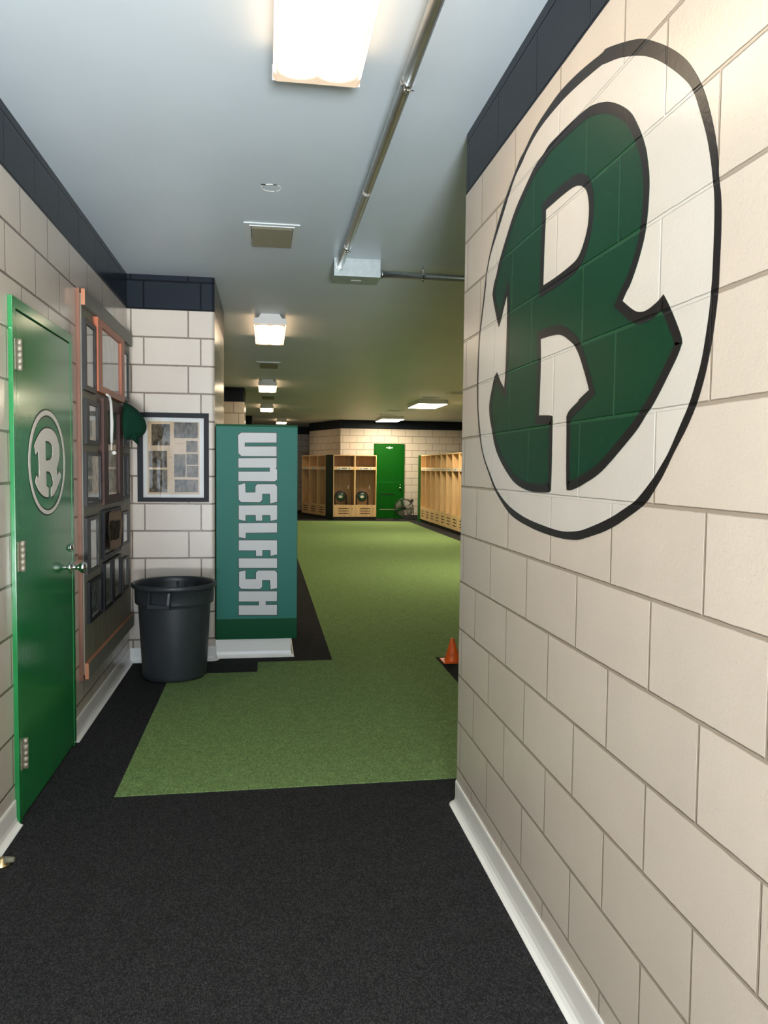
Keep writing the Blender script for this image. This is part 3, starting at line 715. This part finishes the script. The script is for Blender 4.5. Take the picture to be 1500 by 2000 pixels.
# ------------------------------------------------------------------ trash can
TZ = .0045
tc = thing('trash_can', (-.628, 5.545, 0), 'large dark grey round plastic trash can in front of the pier', 'trash can')
bm = bm_new()
lathe(bm, [(.0001, .004), (.205, .002), (.214, .010), (.217, .03), (.243, .50), (.2445, .515), (.264, .520), (.266, .535), (.268, .625), (.285, .628), (.289, .634), (.290, .645), (.288, .655), (.280, .659), (.270, .656), (.264, .648), (.261, .62), (.258, .53), (.238, .50), (.212, .02), (.0001, .014)], (-.628, 5.545, TZ), 64)
mesh_obj('bucket', bm, M['trash'], tc)
for a in (-104, 76):
    A = math.radians(a); e = Vector((math.cos(A), math.sin(A), 0)); t = Vector((-math.sin(A), math.cos(A), 0)); C0 = Vector((-.628, 5.545, 0))
    bm = bm_new()
    def P(u, z, d): return C0 + e * (d - .0105 * (u / .075) ** 2) + t * u + Vector((0, 0, z))
    def strip(q, d0, d1):
        lo = [bm.verts.new(P(u, z, d0)) for u, z in q]; hi = [bm.verts.new(P(u, z, d1)) for u, z in q]
        n = len(q); bm.faces.new(lo[::-1]); bm.faces.new(hi)
        for i in range(n): bm.faces.new((lo[i], lo[(i + 1) % n], hi[(i + 1) % n], hi[i]))
    strip([(-.078, .522), (.072, .522), (.072, .546), (-.078, .546)], .250, .306)
    strip([(-.078, .546), (-.062, .546), (-.056, .628), (-.070, .628)], .250, .304)
    strip([(.057, .546), (.072, .546), (.078, .628), (.064, .628)], .250, .304)
    mesh_obj('handle', bm, M['trash'], tc)

# ------------------------------------------------------------------ locker row end with the sign
lr = thing('locker_row_end', (-.07, 6.6, 0), 'green end of a locker row bearing a tall teal sign, right of the pier', 'locker')
YB = 5.995
bm = bm_new(); box(bm, -.374, .236, YB, YB + .02, .148, 1.782, .002); mesh_obj('end_panel', bm, M['locker_green'], lr)
bm = bm_new(); box(bm, -.374, .226, YB + .02, 7.24, .148, 1.775); mesh_obj('cabinet_body', bm, M['birch'], lr)
bm = bm_new(); box(bm, -.374, .186, YB + .04, 7.20, 0, .148); mesh_obj('plinth', bm, M['white_base'], lr)
bm = bm_new(); box(bm, -.370, .234, YB - .002, YB, .305, 1.765); sg = mesh_obj('sign_panel', bm, M['teal'], lr); sg['label'] = 'teal vinyl sign reading UNSELFISH down its length'
for ch, pts in LETTERS:
    bm = bm_new(); fill_poly(bm, [pts], lambda a, b, t: (a, YB - .002 - t, b), 0, .0012)
    o = sub('sign_letter', bm, M['letter'], sg, lr)
bm = bm_new()
for ch, pts in LETTERS: stroke(bm, pts, .0055, lambda a, b, t: (a, YB - .002 - t, b), 0, .0008, -1)
sub('letter_edge', bm, M['decal_dark'], sg, lr)
cove('baseboard_locker', [(PX, YB + .04), (.186, YB + .04), (.186, 7.2)], side=-1, prof=[(a, h * 1.36) for a, h in PROF])

# ------------------------------------------------------------------ orange cone
cn = thing('traffic_cone', (1.404, 5.735, 0), 'small orange cone on the charcoal floor behind the right wall corner', 'cone')
bm = bm_new(); box(bm, 1.322, 1.486, 5.655, 5.815, .0005, .010, .003); mesh_obj('base', bm, M['orange'], cn)
bm = bm_new(); lathe(bm, [(.062, .009), (.060, .014), (.0155, .172), (.013, .176), (.009, .175), (.009, .16)], (1.404, 5.735, 0), 32); mesh_obj('cone_body', bm, M['orange'], cn)

# ------------------------------------------------------------------ conduit and pull box
pb = thing('junction_box', (.597, 5.36, CEIL), 'galvanised steel pull box on the ceiling where two conduits meet', 'junction box')
bm = bm_new(); box(bm, .442, .752, 5.245, 5.468, 2.738, CEIL, .001); mesh_obj('box_body', bm, M['galv_box'], pb)
bm = bm_new(); box(bm, .440, .754, 5.243, 5.470, 2.734, 2.738); cov = mesh_obj('cover_plate', bm, M['galv_box'], pb)
for x, y in ((.452, 5.255), (.742, 5.255), (.452, 5.458), (.742, 5.458)):
    bm = bm_new(); cyl(bm, (x, y, 2.734), (x, y, 2.731), .005, n=10); sub('screw', bm, M['chrome'], cov, pb)
bm = bm_new(); box(bm, .565, .635, 5.345, 5.375, 2.7333, 2.734); sub('rating_sticker', bm, M['label'], cov, pb)
def conduit(name, a, b, label, straps, axis):
    t = thing(name, a, label, 'conduit', 'conduits on the ceiling')
    bm = bm_new(); cyl(bm, a, b, .0215, n=28); mesh_obj('pipe', bm, M['galv'], t)
    a_, b_ = Vector(a), Vector(b); d = (b_ - a_).normalized()
    bm = bm_new(); e0 = b_ if axis == 'Y' else a_; sgn = -1 if axis == 'Y' else 1
    cyl(bm, e0 + d * sgn * .002, e0 + d * sgn * .020, .030, n=6 * 4); cyl(bm, e0 + d * sgn * .020, e0 + d * sgn * .030, .0265, n=24)
    mesh_obj('connector', bm, M['galv'], t)
    for s_ in straps:
        p = a_ + d * s_; bm = bm_new(); side = Vector((1, 0, 0)) if axis == 'Y' else Vector((0, 1, 0))
        path = [p + side * (.0235 * math.cos(q)) + Vector((0, 0, .0235 * math.sin(q))) for q in [PI * .5 + PI * 2 * k / 20 for k in range(21)]]
        for i in range(len(path) - 1):
            m_ = (path[i] + path[i + 1]) / 2
            vs = []
            for rr, dd in ((1, -1), (1, 1), (1.07, 1), (1.07, -1)):
                vs.append([p + (path[i] - p) * rr + d * dd * .007, p + (path[i + 1] - p) * rr + d * dd * .007])
            a4 = [bm.verts.new(v[0]) for v in vs]; b4 = [bm.verts.new(v[1]) for v in vs]
            for k in range(4): bm.faces.new((a4[k], a4[(k + 1) % 4], b4[(k + 1) % 4], b4[k]))
        # ears, bolt and nut below, stand-off above
        q = p - Vector((0, 0, .030))
        for sd in (-1, 1):
            c = q + side * sd * .0045
            box(bm, c.x - (.001 if axis == 'Y' else .007), c.x + (.001 if axis == 'Y' else .007), c.y - (.007 if axis == 'Y' else .001), c.y + (.007 if axis == 'Y' else .001), c.z - .011, c.z + .009)
        cyl(bm, q - side * .012, q + side * .022, .0032, n=8); cyl(bm, q + side * .006, q + side * .011, .0065, n=6); cyl(bm, q - side * .012, q - side * .007, .0065, n=12)
        cyl(bm, p + Vector((0, 0, .022)), (p.x, p.y, CEIL), .006, n=8)
        mesh_obj('strap', bm, M['chrome'], t)
    return t
c1 = conduit('conduit', (.478, -3.0, 2.795), (.478, 5.245, 2.795), 'long steel conduit running overhead along the hallway ceiling', [5.73, 7.77], 'Y')
bm = bm_new(); cyl(bm, (.478, 3.79, 2.795), (.478, 3.83, 2.795), .0219, n=28, caps=False); mesh_obj('sticker', bm, M['label'], c1)
conduit('conduit', (.754, 5.365, 2.785), (3.6, 5.365, 2.785), 'steel conduit crossing the ceiling from the pull box to the right', [.31, 1.9], 'X')

# ------------------------------------------------------------------ fluorescent fixtures
LENS = lens_mat('prismatic lens', (1, .85, .62, 1), LENS_E, 0, 0, 1.22)
FIXL = 1.225
def fixture():
    t = thing('ceiling_light', (0, 0, CEIL), 'x', 'ceiling light', 'wraparound ceiling lights')
    bm = bm_new(); extr(bm, [(-.085, 0), (.085, 0), (.108, -.035), (-.108, -.035)], lambda a, b, y: (a, y, b), -FIXL / 2 + .006, FIXL / 2 - .006); mesh_obj('housing', bm, M['white_metal'], t, shift=False)
    bm = bm_new(); extr(bm, [(-.138, -.037), (.138, -.037), (.146, -.086), (.135, -.094), (-.135, -.094), (-.146, -.086)], lambda a, b, y: (a, y, b), -FIXL / 2 + .006, FIXL / 2 - .006)
    for f in bm.faces:
        if all(v.co.z > -.038 for v in f.verts): f.material_index = 1
    mesh_obj('lens', bm, [LENS, M['white_metal']], t, shift=False)
    for s_ in (-1, 1):
        y0, y1 = sorted((s_ * (FIXL / 2 - .006), s_ * FIXL / 2))
        bm = bm_new(); extr(bm, [(-.085, 0), (.085, 0), (.104, -.034), (.148, -.040), (.148, -.090), (-.148, -.090), (-.148, -.040), (-.104, -.034)], lambda a, b, y: (a, y, b), y0, y1)
        mesh_obj('end_cap', bm, M['white_metal'], t, shift=False)
    return t
fx0 = fixture()
for k, (x, y, lab) in enumerate([(.165, 2.735 - FIXL / 2, 'nearest glowing wraparound ceiling light, cut by the top of the view'),
                                (.032, 7.26 + FIXL / 2, 'second wraparound ceiling light, glowing ahead of the near one'),
                                (.018, 12.64 + FIXL / 2, 'third wraparound ceiling light down the hall'),
                                (.008, 17.48 + FIXL / 2, 'fourth wraparound ceiling light down the hall'),
                                (.44, 22.6 + FIXL / 2, 'farthest small wraparound ceiling light, above the teal sign')]):
    o = fx0 if k == 0 else copy_tree(fx0)
    o.location = (x, y, CEIL); o['label'] = lab

def led_panel():
    t = thing('panel_light', (0, 0, CEIL), 'x', 'panel light', 'flat panel ceiling lights')
    bm = bm_new(); box(bm, -.305, .305, -.61, .61, -.080, 0, .003); mesh_obj('panel_frame', bm, M['white_metal'], t, shift=False)
    bm = bm_new(); box(bm, -.290, .290, -.595, .595, -.084, -.0802); mesh_obj('diffuser', bm, M['led'], t, shift=False)
    return t
lp0 = led_panel()
for k, (x, y, lab) in enumerate([(3.32, 16.1, 'nearer flat panel light over the right lockers'), (3.33, 21.2, 'farther flat panel light before the back wall'),
                                 (3.32, 10.6, 'added flat panel light, unseen behind the right wall')]):  # third panel is unseen, added to light the right side of the room
    o = lp0 if k == 0 else copy_tree(lp0)
    o.location = (x, y, CEIL); o['label'] = lab

# ------------------------------------------------------------------ ceiling registers
def register():
    t = thing('ceiling_vent', (0, 0, CEIL), 'x', 'ceiling vent', 'ceiling air vents')
    bm = bm_new(); fill_poly(bm, [[(-.16, -.18), (.16, -.18), (.16, .18), (-.16, .18)], [(-.122, -.135), (.122, -.135), (.122, .135), (-.122, .135)]], lambda a, b, q: (a, b, -q), 0, .006)
    fill_poly(bm, [[(-.130, -.145), (.130, -.145), (.130, .145), (-.130, .145)], [(-.122, -.137), (.122, -.137), (.122, .137), (-.122, .137)]], lambda a, b, q: (a, b, -q), .006, .010)
    mesh_obj('flange', bm, M['ceil_trim'], t, shift=False)
    bm = bm_new(); box(bm, -.122, .122, -.135, .135, -.003, -.0005); mesh_obj('grille', bm, M['grille'], t, shift=False)
    bm = bm_new(); extr(bm, [(-.13, -.006), (-.115, -.016), (.125, -.052), (.135, -.050), (.135, -.006)], lambda a, b, x: (x, a, b), -.118, .118)
    mesh_obj('air_deflector', bm, M['tan'], t, shift=False)
    return t
v0 = register()
for k, (x, y, lab) in enumerate([(.03, 4.77, 'nearest ceiling vent with a smoked deflector beside the steel box'), (.03, 10.7, 'second ceiling vent between the hall lights'), (.03, 15.6, 'third ceiling vent down the hall')]):
    o = v0 if k == 0 else copy_tree(v0); o.location = (x, y, CEIL); o['label'] = lab
def grille():
    t = thing('ceiling_grille', (0, 0, CEIL), 'x', 'ceiling grille', 'far ceiling grilles')
    bm = bm_new(); fill_poly(bm, [[(-.2, -.2), (.2, -.2), (.2, .2), (-.2, .2)], [(-.15, -.15), (.15, -.15), (.15, .15), (-.15, .15)]], lambda a, b, q: (a, b, -q), 0, .008); mesh_obj('flange', bm, M['ceil_trim'], t, shift=False)
    bm = bm_new(); box(bm, -.15, .15, -.15, .15, -.003, -.0005)
    mesh_obj('dark_core', bm, M['grille'], t, shift=False)
    bm = bm_new()
    for k in range(7): box(bm, -.15, .15, -.14 + k * .043, -.13 + k * .043, -.012, -.003)
    mesh_obj('louvre', bm, M['ceil_trim'], t, shift=False)
    return t
g0 = grille()
for k, (x, y, lab) in enumerate([(3.17, 15.1, 'ceiling grille just before the nearer panel light'), (3.04, 18.6, 'ceiling grille left of the nearer panel light'), (3.05, 20.0, 'ceiling grille before the farther panel light'), (3.42, 12.6, 'ceiling grille nearest the right wall corner'), (3.47, 13.9, 'ceiling grille second from the right wall corner')]):
    o = g0 if k == 0 else copy_tree(g0); o.location = (x, y, CEIL); o['label'] = lab

# ------------------------------------------------------------------ lockers
H0, H1 = .09, 1.83
def locker(W, D, label, group, open_end=None):
    t = thing('locker', (0, 0, 0), label, 'locker', group)
    th = .019
    for x in (0, W - th):
        bm = bm_new(); box(bm, x, x + th, 0, D, H0, H1, .001); mesh_obj('side_panel', bm, M['birch'], t, shift=False)
    bm = bm_new(); box(bm, th, W - th, 0, D, H1 - th, H1); mesh_obj('top_panel', bm, M['birch'], t, shift=False)
    bm = bm_new(); box(bm, th, W - th, D - .012, D, H0, H1 - th); mesh_obj('back_panel', bm, M['birch_shaded'], t, shift=False)
    bm = bm_new(); box(bm, th, W - th, .001, D - .012, 1.485, 1.504); mesh_obj('shelf', bm, M['birch'], t, shift=False)
    bm = bm_new(); box(bm, th, W - th, .001, .018, 1.415, 1.485); nr = mesh_obj('name_rail', bm, M['birch'], t, shift=False)
    bm = bm_new(); box(bm, W * .20, W * .82, -.001, .001, 1.422, 1.478); mesh_obj('name_strip', bm, M['label'], nr, shift=False)
    bm = bm_new()
    for a, b in ((.24, .31), (.38, .62), (.70, .77)): box(bm, W * a, W * b, -.0016, -.001, 1.437, 1.463)
    mesh_obj('strip_print', bm, plain_ink, nr, shift=False)
    bm = bm_new(); box(bm, th, W - th, .001, .02, H0, .425, .001); sb = mesh_obj('seat_box', bm, M['birch'], t, shift=False)
    bm = bm_new(); box(bm, th, W - th, .02, D - .012, .405, .425); mesh_obj('seat', bm, M['birch_shaded'], t, shift=False)
    for z in (.175, .245, .315):
        bm = bm_new(); box(bm, W * .23, W * .73, -.0005, .001, z, z + .02); mesh_obj('vent_slot', bm, M['black_gap'], sb, shift=False)  # black strips on the face stand for the shade inside open slots
    bm = bm_new(); box(bm, W * .86, W * .90, -.004, .001, .30, .345); box(bm, W * .868, W * .885, -.004, .001, .24, .30); mesh_obj('hasp', bm, M['steel'], sb, shift=False)
    bm = bm_new(); box(bm, .002, W - .002, .045, D - .01, 0, H0); mesh_obj('plinth', bm, M['plinth'], t, shift=False)
    bm = bm_new(); box(bm, W * .74, W * .79, D - .030, D - .012, .87, .97); mesh_obj('lock_plate', bm, M['label'], t, shift=False)
    return t
plain_ink = plain('strip ink', (.12, .14, .12, 1), .8)
W1 = .61
lk = locker(W1, .44, 'open birch locker holding a padded stool, left one beside the far green door', 'open lockers facing the room at the back')
lk.location = (1.862, 21.9, 0)
o = copy_tree(lk); o.location = (1.862 + W1 + .001, 21.9, 0); o['label'] = 'open birch locker holding a padded stool, touching the far green door'
lk2 = locker(.63, .46, 'x', 'open lockers along the angled wall')
A = math.atan2(-.949, .316)
ax, ay = .316, -.949
names = ['leftmost open locker of the angled row behind the teal sign', 'middle open locker of the angled row', 'right open locker of the angled row beside the dark green panel']
for k in range(3):
    o = lk2 if k == 0 else copy_tree(lk2)
    o.location = (1.077 + ax * .631 * k, 24.105 + ay * .631 * k, 0); o.rotation_euler = (0, 0, A); o['label'] = names[k]
bm = bm_new(); prism(bm, [(1.678, 22.295), (1.858, 21.902), (1.858, 22.35)], 0, H1 + .002)
tag(mesh_obj('corner_panel', bm, M['dark_green']), 'dark green corner panel between the angled lockers and the facing pair', 'corner panel')
lk3 = locker(.609, .5, 'x', 'open lockers in the long right row')
ordn = ['farthest', 'second farthest', 'third farthest', 'fourth farthest', 'fifth farthest', 'sixth farthest', 'seventh farthest', 'eighth farthest', 'ninth farthest', 'nearest']
for k in range(10):
    o = lk3 if k == 0 else copy_tree(lk3)
    o.location = (4.20, 21.10 - .6095 * k, 0); o.rotation_euler = (0, 0, -PI / 2)
    o['label'] = ordn[k] + ' open locker of the right row, counted from the back wall' if k < 9 else 'nearest open locker of the right row, hidden by the wall corner'
bm = bm_new(); box(bm, 4.13, 4.72, 21.105, 21.13, 0, H1 + .002); tag(mesh_obj('end_panel_board', bm, plain('mid green laminate', srgb(40, 110, 45), .4)), 'thin green end board at the far end of the right lockers', 'end board')

# stools stored in the facing pair
def stool():
    t = thing('padded_stool', (0, 0, 0), 'x', 'stool', 'folded stools in the lockers')
    bm = bm_new()
    path = [(-.165, 0, .012)] + [(-.165, .0, .20)] + [(.165 * math.cos(PI - PI * k / 12), 0, .215 + .165 * math.sin(PI - PI * k / 12)) for k in range(13)] + [(.165, 0, .20), (.165, 0, .012)]
    tube(bm, path, .024, 10); mesh_obj('arch_frame', bm, M['black'], t, shift=False)
    bm = bm_new()
    for x in (-.165, .165): box(bm, x - .022, x + .022, -.02, .12, 0, .022, .003)
    mesh_obj('foot', bm, M['black'], t, shift=False)
    def disc(name, prof, mat, par=None):
        bm = bm_new(); lathe(bm, prof, n=32)
        bmesh.ops.rotate(bm, verts=bm.verts, matrix=Matrix.Rotation(PI / 2, 3, 'X')); bmesh.ops.translate(bm, verts=bm.verts, vec=(0, .01, .215))
        return mesh_obj(name, bm, mat, par or t, shift=False)
    disc('seat_rim', [(.0001, -.025), (.128, -.022), (.134, .0), (.128, .022), (.118, .024), (.0001, .020)], M['black'])
    sp = disc('seat_pad', [(.0001, .015), (.118, .015), (.114, .032), (.08, .040), (.0001, .043)], M['felt_seat'])
    bm = bm_new()
    w = lambda a, b, q: (a, -.034 - q, b)
    E1 = [(.055 * math.cos(2 * PI * k / 24), .225 + .036 * math.sin(2 * PI * k / 24)) for k in range(24)]; E2 = [(.047 * math.cos(2 * PI * k / 24), .225 + .029 * math.sin(2 * PI * k / 24)) for k in range(24)]
    fill_poly(bm, [E1, E2], w, -.006, .002)
    k = .062; cy = (DRP[0][0] + .01); 
    L = [((p[0] - 3.722) * .16, .225 + (p[1] - 1.4725) * .16) for p in DRP]; Hh = [((p[0] - 3.722) * .16, .225 + (p[1] - 1.4725) * .16) for p in DRH]
    fill_poly(bm, [L, Hh], w, -.006, .002)
    mesh_obj('seat_logo', bm, M['decal_white'], sp, shift=False)
    return t
M['felt_seat'] = plain('green seat vinyl', srgb(14, 62, 44), .25)
st = stool(); st.location = (2.085, 22.10, .4255); st['label'] = 'green and black padded stool inside the left facing locker'
o = copy_tree(st); o.location = (2.70, 22.10, .4255); o['label'] = 'green and black padded stool inside the locker touching the far door'

# ------------------------------------------------------------------ far door
d2 = struct('door_2', (lambda b: (box(b, 3.125, 3.935, BACKY - .045, BACKY - .004, .02, 2.14, .002), b)[1])(bm_new()), M['far_green'], 'bright green door in the far wall')
bm = bm_new(); box(bm, 3.085, 3.122, BACKY - .05, BACKY, 0, 2.18, .002); box(bm, 3.938, 3.975, BACKY - .05, BACKY, 0, 2.18, .002); box(bm, 3.122, 3.938, BACKY - .05, BACKY, 2.143, 2.18, .002)
mesh_obj('door_frame', bm, M['far_green'], d2, shift=False)
Yd = BACKY - .045
bm = bm_new(); box(bm, 3.28, 3.72, Yd - .004, Yd, .70, .73); mesh_obj('door_slot', bm, M['black_gap'], d2, shift=False)
bm = bm_new(); box(bm, 3.14, 3.92, Yd - .002, Yd, 1.065, 1.073); mesh_obj('door_seam', bm, M['green_paint'], d2, shift=False)
bm = bm_new(); box(bm, 3.26, 3.80, Yd - .003, Yd, .262, .285); mesh_obj('kick_strip', bm, M['steel'], d2, shift=False)
bm = bm_new()
for x, w, h in ((3.46, .022, .018), (3.535, .045, .032), (3.605, .03, .014)):
    extr(bm, [(x + w * math.cos(2 * PI * k / 14), 2.065 + h * math.sin(2 * PI * k / 14)) for k in range(14)], lambda a, b, q: (a, Yd - q, b), 0, .002)
mesh_obj('door_sticker', bm, M['decal_white'], d2, shift=False)
for z, rr in ((.90, .032), (.985, .018)):
    bm = bm_new(); lathe(bm, [(.0001, 0), (rr * .9, .002), (rr * .5, .02), (rr, .04), (rr * .8, .06), (.0001, .065)], n=18)
    bmesh.ops.rotate(bm, verts=bm.verts, matrix=Matrix.Rotation(PI / 2, 3, 'X')); bmesh.ops.translate(bm, verts=bm.verts, vec=(3.855, Yd, z))
    mesh_obj('door_knob' if rr > .02 else 'deadbolt', bm, M['chrome'], d2, shift=False)

# ------------------------------------------------------------------ floor fan
fc = Vector((3.905, 22.02, .335))
fan = thing('floor_fan', (fc.x, fc.y, 0), 'round black floor fan standing before the far green door', 'fan')
RF = .268; tilt = math.radians(8)
def ff(x, y, z): return Vector((fc.x + x, fc.y + y * math.cos(tilt) - z * math.sin(tilt) * 0 , fc.z + z + y * math.sin(tilt) * 0))
bm = bm_new()
for yy in (-.07, .07): tube(bm, [ff(RF * math.cos(2 * PI * k / 40), yy, RF * math.sin(2 * PI * k / 40)) for k in range(40)], .008, 8, closed=True)
mesh_obj('guard_rim', bm, M['black'], fan)
bm = bm_new()
for yy, f_ in ((-.095, 1), (.095, 1)):
    for q in (.25, .45, .65, .85): tube(bm, [ff(RF * q * math.cos(2 * PI * k / 32), yy * (1 - .25 * q), RF * q * math.sin(2 * PI * k / 32)) for k in range(32)], .0018, 5, closed=True)
    for k in range(24):
        a = 2 * PI * k / 24
        tube(bm, [ff(.05 * math.cos(a), yy, .05 * math.sin(a)), ff(RF * .7 * math.cos(a), yy * .82, RF * .7 * math.sin(a)), ff(RF * math.cos(a), yy * .72, RF * math.sin(a))], .0018, 5)
mesh_obj('wire_guard', bm, M['black'], fan)
bm = bm_new(); cyl(bm, ff(0, -.102, 0), ff(0, .06, 0), .045, .055, 24); mesh_obj('hub', bm, M['black'], fan)
for k in range(4):
    bm = bm_new(); a0 = PI / 4 + k * PI / 2 + .3; rows = []
    for i in range(7):
        rr = .045 + (RF - .065) * i / 6; hw = .30 + .32 * math.sin(PI * min(1, i / 5) * .5) - (.12 if i == 6 else 0)
        rows.append([bm.verts.new(ff(rr * math.cos(a0 + hw * j), .035 * j, rr * math.sin(a0 + hw * j))) for j in (-1, -.5, 0, .5, 1)])
    for Aq, Bq in zip(rows, rows[1:]):
        for j in range(4): f = bm.faces.new((Aq[j], Aq[j + 1], Bq[j + 1], Bq[j])); f.smooth = True
    bmesh.ops.solidify(bm, geom=bm.faces[:], thickness=.003)
    mesh_obj('blade', bm, M['fan_blade'], fan)
for s_ in (-1, 1):
    bm = bm_new()
    tube(bm, [fc + Vector((s_ * (RF + .005), 0, 0)), fc + Vector((s_ * (RF + .012), 0, -.12)), fc + Vector((s_ * (RF + .006), -.02, -.318))], .010, 8)
    tube(bm, [fc + Vector((s_ * (RF + .006), -.14, -.322)), fc + Vector((s_ * (RF + .006), .14, -.322))], .010, 8)
    mesh_obj('leg', bm, M['black'], fan)
bm = bm_new(); tube(bm, [fc + Vector((-RF - .006, -.12, -.322)), fc + Vector((RF + .006, -.12, -.322))], .010, 8); mesh_obj('foot_bar', bm, M['black'], fan)
bm = bm_new(); box(bm, fc.x + .195, fc.x + .265, fc.y - .05, fc.y + .05, fc.z + .17, fc.z + .25, .006); mesh_obj('switch_box', bm, M['black'], fan)

# ------------------------------------------------------------------ daylight through the rear opening, with an added paving fill
w = bpy.data.worlds.new('World'); scene.world = w; w.use_nodes = True
bg = w.node_tree.nodes['Background']; bg.inputs[0].default_value = (.55, .75, 1, 1); bg.inputs[1].default_value = SKY
la = bpy.data.lights.new('daylight_through_doorway', 'AREA'); la.shape = 'RECTANGLE'; la.size = 1.8; la.size_y = 1.9; la.energy = DAY; la.color = (.88, .95, 1)
lo = bpy.data.objects.new('daylight_through_doorway', la); COL.objects.link(lo); lo.location = (.1, -3.9, 1.15); lo.rotation_euler = (math.radians(90 + 6), 0, 0)

lb = bpy.data.lights.new('added_paving_fill', 'AREA'); lb.shape = 'RECTANGLE'; lb.size = 3.0; lb.size_y = 3.6; lb.energy = PAVE; lb.color = (.94, .97, 1)  # added lamp facing up, stands in for light bounced off paving
lp = bpy.data.objects.new('added_paving_fill', lb); COL.objects.link(lp); lp.location = (.9, -5.3, .03); lp.rotation_euler = (math.radians(180), 0, 0)

# ------------------------------------------------------------------ camera
yaw, pitch, roll = .14994, -.05559, .01064
f = Vector((math.sin(yaw) * math.cos(pitch), math.cos(yaw) * math.cos(pitch), math.sin(pitch)))
rt = Vector((math.cos(yaw), -math.sin(yaw), 0)); up = rt.cross(f)
c, s_ = math.cos(roll), math.sin(roll)
r2 = rt * c + up * s_; u2 = up * c - rt * s_
cam = bpy.data.cameras.new('camera'); co = bpy.data.objects.new('camera', cam); COL.objects.link(co)
co.matrix_world = Matrix(((r2.x, u2.x, -f.x, 0), (r2.y, u2.y, -f.y, 0), (r2.z, u2.z, -f.z, 1.46128), (0, 0, 0, 1)))
cam.sensor_fit = 'VERTICAL'; cam.sensor_height = 36; cam.lens = 1525.84 / 2000 * 36; cam.clip_start = .02
scene.camera = co
vs = scene.view_settings; vs.view_transform = 'Standard'; vs.look = 'None'; vs.gamma = 1; vs.use_curve_mapping = False; vs.exposure = EXPO
